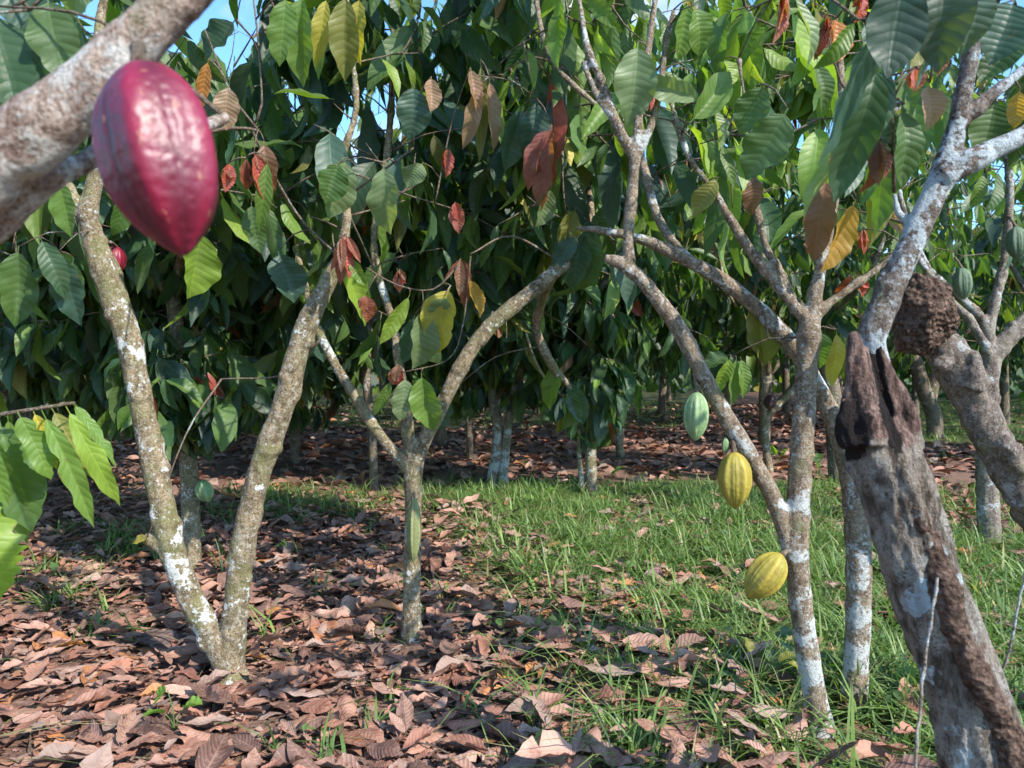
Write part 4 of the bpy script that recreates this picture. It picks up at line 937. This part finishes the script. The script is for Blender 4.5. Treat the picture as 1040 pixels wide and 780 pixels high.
# ------------------------------------------------------------------ middle-distance trees (each its own limbs and crown)
def mid_tree(px, py, r_px, trunks, label, mat, crowns, seed, lod='mid', L=.26, h=3.6, heroes=()):
    b = root_pt(px, py); d = b[1]; t = Tree(b, lod, seed)
    for k_, tr_ in enumerate(trunks):
        rows = [(x, y, rr) for x, y, rr in tr_]
        q = px_limb(rows, d)
        if k_ == 0 or abs(tr_[0][1] - py) < 14: q = np.vstack([[q[0][0], d, -.06, q[0][3] * 1.15], q])
        top = q[-1]
        ang = t.r.uniform(0, 6.3)
        t.limb(q, 10, .08, .7)
        for j in range(2 if k_ else 3):                       # limbs above what shows, opening like a vase
            a_ = ang + j * 2.1; rr = t.r.uniform(.5, 1.0)
            e = top[:3] + np.array([math.cos(a_) * rr, math.sin(a_) * rr, t.r.uniform(.7, 1.6)])
            m_ = (top[:3] + e) / 2 + np.array([math.cos(a_) * .15, math.sin(a_) * .15, -.05])
            t.limb(np.array([[*top[:3], top[3] * .8], [*m_, top[3] * .6], [*e, .012]]), 8, .1)
    for (cx, cy_, dd, rx, ry, rz, n, lt) in crowns:
        t.fill(P(cx, cy_, d + dd), (rx, ry, rz), int(n * 1.25), (6, 11), L=L * 1.06, lite=lt, thin_sun=0.25 if rx > .5 else 0)
    if d > 6: t.fill(P(px, 110, d), (1.5, 1.2, 1.3), 100, (6, 11), L=L * 1.1, lite=.15)
    for a, b_, w_, c in heroes: t.hero(a, b_, d - .12, w_, c, (.4, -1, .4), 'mid')
    return t.build(label, mat)
mid_tree(195, 578, 9, [[(195, 572, 9.5), (194, 530, 9), (192, 480, 9), (189, 440, 8.5), (185, 380, 8), (175, 300, 7)]], 'mossy straight trunk behind the forked tree with leaves hanging low around it', M['bark_olive'],
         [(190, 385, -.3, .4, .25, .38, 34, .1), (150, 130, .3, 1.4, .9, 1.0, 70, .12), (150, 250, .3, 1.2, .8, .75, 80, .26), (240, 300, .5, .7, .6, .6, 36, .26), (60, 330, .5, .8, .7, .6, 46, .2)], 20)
mid_tree(380, 498, 5, [[(380, 494, 5), (379, 460, 4.5), (377, 430, 4.5), (372, 380, 4.5), (375, 330, 4)]], 'thin shaded trunk between the forked tree and the slim forking trunk', M['bark_dark'],
         [(340, 260, 0, 1.3, 1.0, 1.2, 90, .12), (290, 340, .3, .8, .6, .6, 36, .1)], 21)
mid_tree(505, 494, 6, [[(499, 492, 6), (504, 460, 5.5), (505, 430, 5.5), (499, 395, 5), (500, 350, 4.5)], [(510, 490, 6), (513, 460, 5), (516, 430, 5), (524, 395, 4.5), (540, 340, 4)]], 'twin pale trunks standing close together behind the slim forking trunk', M['bark_white'],
         [(500, 290, 0, 1.3, 1.0, 1.05, 90, .15), (470, 370, .2, .8, .5, .4, 26, .2), (545, 360, 0, .5, .5, .5, 16, .2)], 22)
mid_tree(600, 511, 6, [[(600, 508, 7), (600, 470, 6), (599, 430, 6), (598, 370, 5.5), (600, 300, 5)], [(592, 500, 3), (588, 460, 2.5), (590, 420, 2.5)]], 'straight brown trunk in mid ground half hidden by drooping leaves at its waist', M['bark_olive'],
         [(602, 395, -.1, .35, .35, .5, 24, .12), (600, 250, 0, 1.2, .9, 1.0, 90, .12), (650, 330, .3, .7, .6, .45, 30, .15)], 23, heroes=[((598, 375), (586, 425), 15, PALE), ((604, 385), (594, 440), 14, PALE), ((606, 372), (630, 418), 13, MID), ((604, 395), (622, 440), 14, PALE), ((596, 355), (578, 412), 15, MID), ((606, 345), (640, 372), 13, MID), ((594, 390), (576, 442), 13, MID), ((603, 410), (609, 456), 11, PALE)])
mid_tree(778, 480, 4, [[(781, 478, 4.5), (778, 455, 4), (776, 430, 4.5), (782, 420, 4), (795, 405, 4), (808, 390, 3.5), (815, 360, 3)], [(777, 432, 4), (774, 405, 3.5), (775, 380, 3), (770, 340, 3)]], 'thin crooked trunk seen between the leaning limb and the pale pod trunk', M['bark_olive'],
         [(770, 230, 0, 1.4, 1.0, 1.2, 90, .18), (730, 330, .2, .9, .6, .5, 34, .15)], 24)
mid_tree(851, 499, 9, [[(852, 495, 10), (850, 470, 9), (848, 440, 9), (845, 400, 9), (838, 370, 8), (830, 330, 6)]], 'dark brown trunk glimpsed between the two pale trunks', M['bark_dark'],
         [(870, 230, .2, 1.4, 1.0, 1.2, 90, .15), (880, 330, .4, .6, .6, .45, 24, .12)], 25)
mid_tree(947, 444, 9, [[(950, 442, 8), (948, 420, 7.5), (940, 400, 7.5), (935, 385, 7), (925, 350, 6)], [(944, 412, 6), (948, 390, 6), (955, 370, 5.5), (965, 345, 5)]], 'forked trunk standing in the grass below the termite nest', M['bark_dark'],
         [(940, 250, 0, 2.0, 1.3, 1.5, 90, .15), (1030, 300, .5, 1.3, 1.0, 1.0, 50, .15)], 26)
mid_tree(477, 466, 4, [[(477, 464, 4), (477, 440, 3.6), (475, 410, 3.6), (470, 350, 3.4)]], 'short thin trunk behind and left of the twin pale trunks', M['bark_dark'], [(450, 270, 0, 1.8, 1.3, 1.5, 90, .12)], 27)
mid_tree(630, 464, 4, [[(630, 462, 4.5), (628, 440, 4), (630, 415, 4), (634, 350, 3.6)]], 'pale thin trunk beyond the waist hung trunk and right of it', M['bark_olive'], [(650, 280, 0, 1.8, 1.3, 1.4, 90, .12)], 28)
mid_tree(120, 500, 6, [[(40, 498, 6), (42, 460, 6), (45, 420, 6), (50, 350, 5)]], 'trunk in deep shade behind the bright leaf spray', M['bark_dark'], [(60, 230, 0, 1.8, 1.2, 1.4, 110, .08), (100, 390, .3, 1.2, .8, .45, 40, .06)], 29)
mid_tree(300, 470, 5, [[(300, 468, 5), (299, 440, 5), (297, 400, 5), (290, 350, 4)]], 'shaded trunk right of and far behind the forked tree', M['bark_dark'], [(280, 260, 0, 2.0, 1.3, 1.6, 100, .1), (270, 390, 0, 1.3, .9, .5, 40, .06)], 30)

# ------------------------------------------------------------------ rows of trees further back, copies of three kinds
def far_kind(seed, lod):
    t = Tree((0, 0, 0), lod, seed); t.check = False; r = t.r; hj = r.uniform(.9, 1.25); lean = r.normal(0, .08, 2)
    t.limb(np.array([[0, 0, -.06, .085], [lean[0] * .3, lean[1] * .3, .4, .07], [lean[0], lean[1], hj, .065]]), 9, .1, 1)
    for j in range(4):
        a_ = j * 1.57 + r.uniform(-.4, .4); rr = r.uniform(.7, 1.3)
        t.limb(np.array([[lean[0], lean[1], hj - .05, .05], [lean[0] + math.cos(a_) * rr * .45, lean[1] + math.sin(a_) * rr * .45, hj + .5, .035], [lean[0] + math.cos(a_) * rr, lean[1] + math.sin(a_) * rr, hj + r.uniform(1.1, 2.0), .014]]), 7, .12)
    t.fill((0, 0, 2.55), (1.75, 1.75, 1.5), 125, (5, 9), .27, .12); t.fill((0, 0, 1.5), (1.6, 1.6, .6), 40, (5, 8), .27, .1)
    return t
protos = [far_kind(60 + i_, 'far').build('x', M['bark_dark'] if i_ != 1 else M['bark_olive']) for i_ in range(4)]
def plant_copy(root, loc, rz, s_, label, group):
    r_ = root.copy(); COL.objects.link(r_); r_.location = loc; r_.rotation_euler = (0, 0, rz); r_.scale = (s_, s_, s_)
    r_['label'] = label; r_['group'] = group
    for ch in root.children:
        c = ch.copy(); COL.objects.link(c); c.parent = r_
    return r_
spots = []
for row, yy in enumerate((9.6, 12.6, 15.8, 19.2, 23, 27.5)):
    x = -yy * .80 - 2 + (row % 2) * 1.4
    while x < yy * .80 + 2:
        spots.append((x + random.uniform(-.5, .5), yy + random.uniform(-.5, .5))); x += 2.9 + row * .12
taken = [o.location.copy() for o in COL.objects if o.get('category') == 'tree' and o['label'] != 'x']
first = [True] * 4
for i_, (x, y) in enumerate(spots):
    if any((v.x - x) ** 2 + (v.y - y) ** 2 < 1.9 for v in taken): continue
    k_ = random.randrange(4); s_ = random.uniform(1.0, 1.3) * (1 + .012 * (y - 9))
    side = 'left' if x < -y * .2 else ('right' if x > y * .25 else 'middle'); far = 'back' if y > 14 else 'nearer'
    lb = {'left': 'cacao tree in the shaded rows at the %s left', 'right': 'cacao tree in the rows beyond the grass at the %s right', 'middle': 'cacao tree in the %s rows behind the middle of the scene'}[side] % far
    plant_copy(protos[k_], (x, y, gz(x, y)), random.uniform(0, 6.3), s_, lb, 'cacao trees in the back rows, ' + side + ' ' + far)
# trees at the left edge of the picture and just beyond it
for (x, y, s_, lb) in ((-5.0, 4.2, 1.0, 'tree standing outside the left edge of the view'), (-4.2, 6.6, 1.05, 'tree in deep shade far left behind the bright leaf spray')):
    plant_copy(protos[random.randrange(4)], (x, y, gz(x, y)), random.uniform(0, 6.3), s_, lb, 'trees at the edges of the view')
for pr in protos:
    for ch in list(pr.children): bpy.data.objects.remove(ch)
    bpy.data.objects.remove(pr)
# woodland closing the view
wl = Leaves('far'); r = np.random.default_rng(99)
for _ in range(9000):
    a_ = r.uniform(-.8, .8); dist = r.uniform(33, 44); x, y = math.sin(a_) * dist * 1.1, math.cos(a_) * dist
    top = 5.6 + 1.3 * mnoise.noise(Vector((x * .22, y * .22, 1))); z = top * r.uniform(0.02, 1) ** .8
    d = np.array([r.normal(0, .5), r.normal(0, .5), -1]); wl.add((x, y, z), d, (r.normal(0, .6), -1, r.uniform(0, 1)), r.uniform(.5, .9), .5, green(r, .1))
o = link('far_wood', wl.mesh('far_wood', M['leaf'])); tag(o, 'dark green wood closing the view behind the plantation', 'wood', kind='stuff')

# ------------------------------------------------------------------ pods
def pod(label, top, tip, d, w_px, mat, stalk_to=None, dz=0.0, warty=1.0, neck=0.12, d2=None, grp=None, twist=.35):
    a = P(*top, d); b_ = P(*tip, d2 if d2 else d - dz); ln = np.linalg.norm(b_ - a); rad = .5 * w_px * d / F
    n_t, n_a = 64, 90; tt = np.linspace(0, 1, n_t); ang = np.linspace(0, 2 * math.pi, n_a, endpoint=False)
    prof = np.interp(tt, [0, .02, .06, .12, .2, .3, .4, .5, .6, .7, .78, .85, .91, .95, .98, 1], [.12, .3, .5, .68, .85, .95, .995, 1, .97, .88, .76, .61, .43, .29, .2, .07])
    for _ in range(4): prof[1:-1] = (prof[:-2] + 2 * prof[1:-1] + prof[2:]) / 4
    rid = 1.6 * (np.abs(np.cos(2.5 * ang))[None] ** (1.0 if mat is M['pod_red'] else .6) - .55) * .75 + np.cos(10 * ang)[None] * (.2 if mat is M['pod_red'] else .42)
    fade = np.sin(math.pi * np.clip(tt, .02, .98))[:, None] ** .5
    rr = rad * prof[:, None] * (1 + (.15 if mat is M['pod_red'] else .15) * rid * fade)
    rr = rr * (1 + .011 * warty * np.array([[mnoise.noise(Vector((math.cos(x) * 5, math.sin(x) * 5, t_ * 9 + d * 7))) for x in ang] for t_ in tt]))
    V = np.stack([rr * np.cos(ang), rr * np.sin(ang), np.repeat((-tt * ln)[:, None], n_a, 1)], -1).reshape(-1, 3)
    i = np.arange(n_t - 1)[:, None] * n_a + np.arange(n_a)[None]; j = np.arange(n_t - 1)[:, None] * n_a + (np.arange(n_a)[None] + 1) % n_a
    f = np.stack([i, i + n_a, j + n_a, j], -1).reshape(-1, 4)
    Lp = np.concatenate([f.ravel(), np.arange(n_a), ((n_t - 1) * n_a + np.arange(n_a))[::-1]])
    Sp = np.concatenate([np.arange(len(f)) * 4, [f.size, f.size + n_a]])
    ridge = np.repeat(np.clip(.55 + .75 * rid, 0, 1), n_t, 0).ravel()
    root = thing('cacao_pod', label, 'cacao pod', a, grp)
    root.rotation_euler = Vector(a - b_).to_track_quat('Z', 'Y').to_euler()
    root.rotation_euler.rotate_axis('Z', twist)
    link('husk', mesh_np('husk', V, Lp, Sp, mat, attrs={'ridge': ridge}), root)
    bpy.context.view_layer.update()
    if stalk_to is not None:
        e = P(*stalk_to); inv = np.array(root.matrix_world.inverted()); e_l = (inv @ np.append(e, 1))[:3]
        tb_ = Tubes(); tb_.add(np.array([[*e_l, rad * .17], [*(e_l * .5 + np.array([0, 0, ln * .02])), rad * .13], [0, 0, -ln * .02, rad * .2]]), 8, .01)
        Vs, Ls, Ss = tb_.arrays(); link('stalk', mesh_np('stalk', Vs, Ls, Ss, M['bark_twig']), root)
    return root
pod('large crimson ridged pod hanging close to the camera from the blurred branch', (142, 64), (187, 259), .76, 107, M['pod_red'], (140, 50, .8), d2=.75, twist=.26)
pod('green white ribbed pod hanging above the yellow pods by the leaning limb', (708, 398), (706, 448), 2.62, 23, M['pod_green'], (700, 352, 2.68))
pod('upright plump yellow pod hanging from the leaning limb', (746, 459), (747, 517), 2.6, 31, M['pod_yellow'], (742, 436, 2.67))
pod('tilted olive yellow pod low on the pale trunk above the grass', (794, 563), (759, 607), 2.58, 33, M['pod_yellow'], (806, 556, 2.68))
pod('slender pale green unripe pod pressed along the slim forking trunk', (421, 506), (420, 572), 3.48, 14, M['pod_pale'], (421, 496, 3.56))
pod('tiny green unripe pod on the leaning limb between the green and yellow pods', (737, 444), (737, 462), 2.64, 7, M['pod_green'], (744, 432, 2.68))
pod('pale green pod on the far right edge high in the leaves', (1032, 230), (1034, 264), 5.0, 19, M['pod_green_dim'], (1024, 220, 5.25))
pod('grey green pod hanging in the shade above the termite nest branches', (977, 272), (979, 304), 5.0, 17, M['pod_green_dim'], (970, 262, 5.2))
pod('small dark dried pod in the fork of the thin crooked trunk', (784, 401), (780, 416), 8.9, 12, M['pod_dark'], (783, 398, 9.1))
pod('small olive green pod beside the mossy straight trunk', (204, 488), (212, 510), 4.65, 16, M['pod_green'], (196, 484, 4.75))
pod('dark red pod behind the left limb of the forked tree', (118, 250), (114, 280), 3.25, 20, M['pod_maroon'], (112, 246, 3.14))
pod('small red pod among leaves on the far left', (60, 262), (52, 282), 3.4, 11, M['pod_maroon'], (62, 245, 3.45))

# ------------------------------------------------------------------ small plants and hanging twigs
def seedling(label, px, py, leaves, h, name='seedling', cat='seedling'):
    b = root_pt(px, py); root = thing(name, label, cat, b)
    tb_ = Tubes(); lf = Leaves('near')
    for (dx, dy, hh, ln, wr, col) in leaves:
        tip = np.array([dx * .35, dy * .35, hh]); tb_.add(np.array([[0, 0, -.02, .003], [dx * .1, dy * .1, hh * .6, .0025], [*tip, .0018]]), 5, .02)
        lf.add(tip, (dx, dy, rng.uniform(-.1, .25)), (rng.normal(0, .2), -.4, 1), ln, wr, col)
    Vs, Ls, Ss = tb_.arrays(); link('stem', mesh_np('stem', Vs, Ls, Ss, M['grass'], tint=np.tile((.12, .2, .05), (len(Vs), 1))), root); link('leaves', lf.mesh('leaves', M['leaf']), root)
LG = (0.17, 0.30, 0.05)
seedling('bright green seedling with three round leaves in the bottom left litter', 178, 752, [(-.1, .06, .17, .085, .75, LG), (.1, -.03, .12, .08, .8, LG), (-.06, -.09, .11, .08, .8, LG)], .1)
WG = (0.075, 0.13, 0.06)
wl_ = []
for i_ in range(22):
    a_ = rng.uniform(0, 6.3); wl_.append((math.cos(a_) * rng.uniform(.2, .6), math.sin(a_) * rng.uniform(.1, .4), rng.uniform(.05, .24), rng.uniform(.05, .085), rng.uniform(.6, .8), tuple(np.array(WG if i_ % 6 else (.22, .22, .04)) * rng.uniform(.8, 1.3))))
seedling('leafy weed with oval dull green leaves left of the pale trunk foot', 768, 712, wl_, .2, 'weed', 'weed')
seedling('light green leaf shoot in the grass left of the waist hung trunk', 548, 520, [(.1, -.05, .12, .16, .5, LG), (-.1, 0, .1, .1, .5, LG)], .1)
seedling('pale green drooping shoot at the foot of the waist hung trunk', 613, 508, [(.15, -.1, .22, .2, .4, LG), (-.12, 0, .25, .14, .4, LG)], .2)
seedling('small weed in the litter below the thin crooked trunk', 790, 472, [(.1, -.05, .1, .16, .6, LG), (-.1, -.05, .12, .16, .6, LG), (0, .1, .16, .15, .6, LG)], .1, 'weed', 'weed')
seedling('low broad leaved weed left of the dark trunk between pale trunks', 834, 488, [(.1, -.05, .14, .2, .6, MID), (-.1, -.05, .12, .2, .6, MID), (0, .1, .2, .18, .6, MID)], .1, 'weed', 'weed')
def vine(label, pts, d, rad):
    tb_ = Tubes(); q = catmull(np.array([list(P(x, y, dd)) for x, y, dd in pts]), .012)
    q = q + np.array([[mnoise.noise(Vector(p) * 25) * .006, mnoise.noise(Vector(p) * 25 + Vector((9, 0, 0))) * .006, 0] for p in q])
    rr = np.array([rad * (1 + .9 * max(0, mnoise.noise(Vector(p) * 60))) for p in q]); o0 = q[0].copy()
    tb_.add(np.column_stack([q - o0, rr]), 6, raw=True)
    for p in q[::5]:
        if rng.random() < .6: tb_.add(np.array([[*(p - o0), rad * .6], [*(p - o0 + rng.normal(0, .008, 3)), rad * .3]]), 4, .01)
    Vs, Ls, Ss = tb_.arrays(); o = link('hanging_vine', mesh_np('hanging_vine', Vs, Ls, Ss, M['bark_grey']), loc=o0); tag(o, label, 'vine')
vine('crooked grey lichen coated vine hanging down the front of the broken trunk', [(951, 586, 1.60), (945, 632, 1.60), (938, 678, 1.6), (935, 725, 1.58), (929, 780, 1.56), (926, 960, 1.6)], 1.5, .0032)
vine('thin grey lichen coated vine at the right edge over the grass', [(1045, 560, 1.95), (1036, 610, 1.95), (1026, 655, 1.95), (1016, 700, 1.97), (1012, 780, 2.0), (1010, 860, 2.05)], 1.95, .0032)
print('verts', sum(len(o.data.vertices) for o in COL.objects if o.type == 'MESH'))
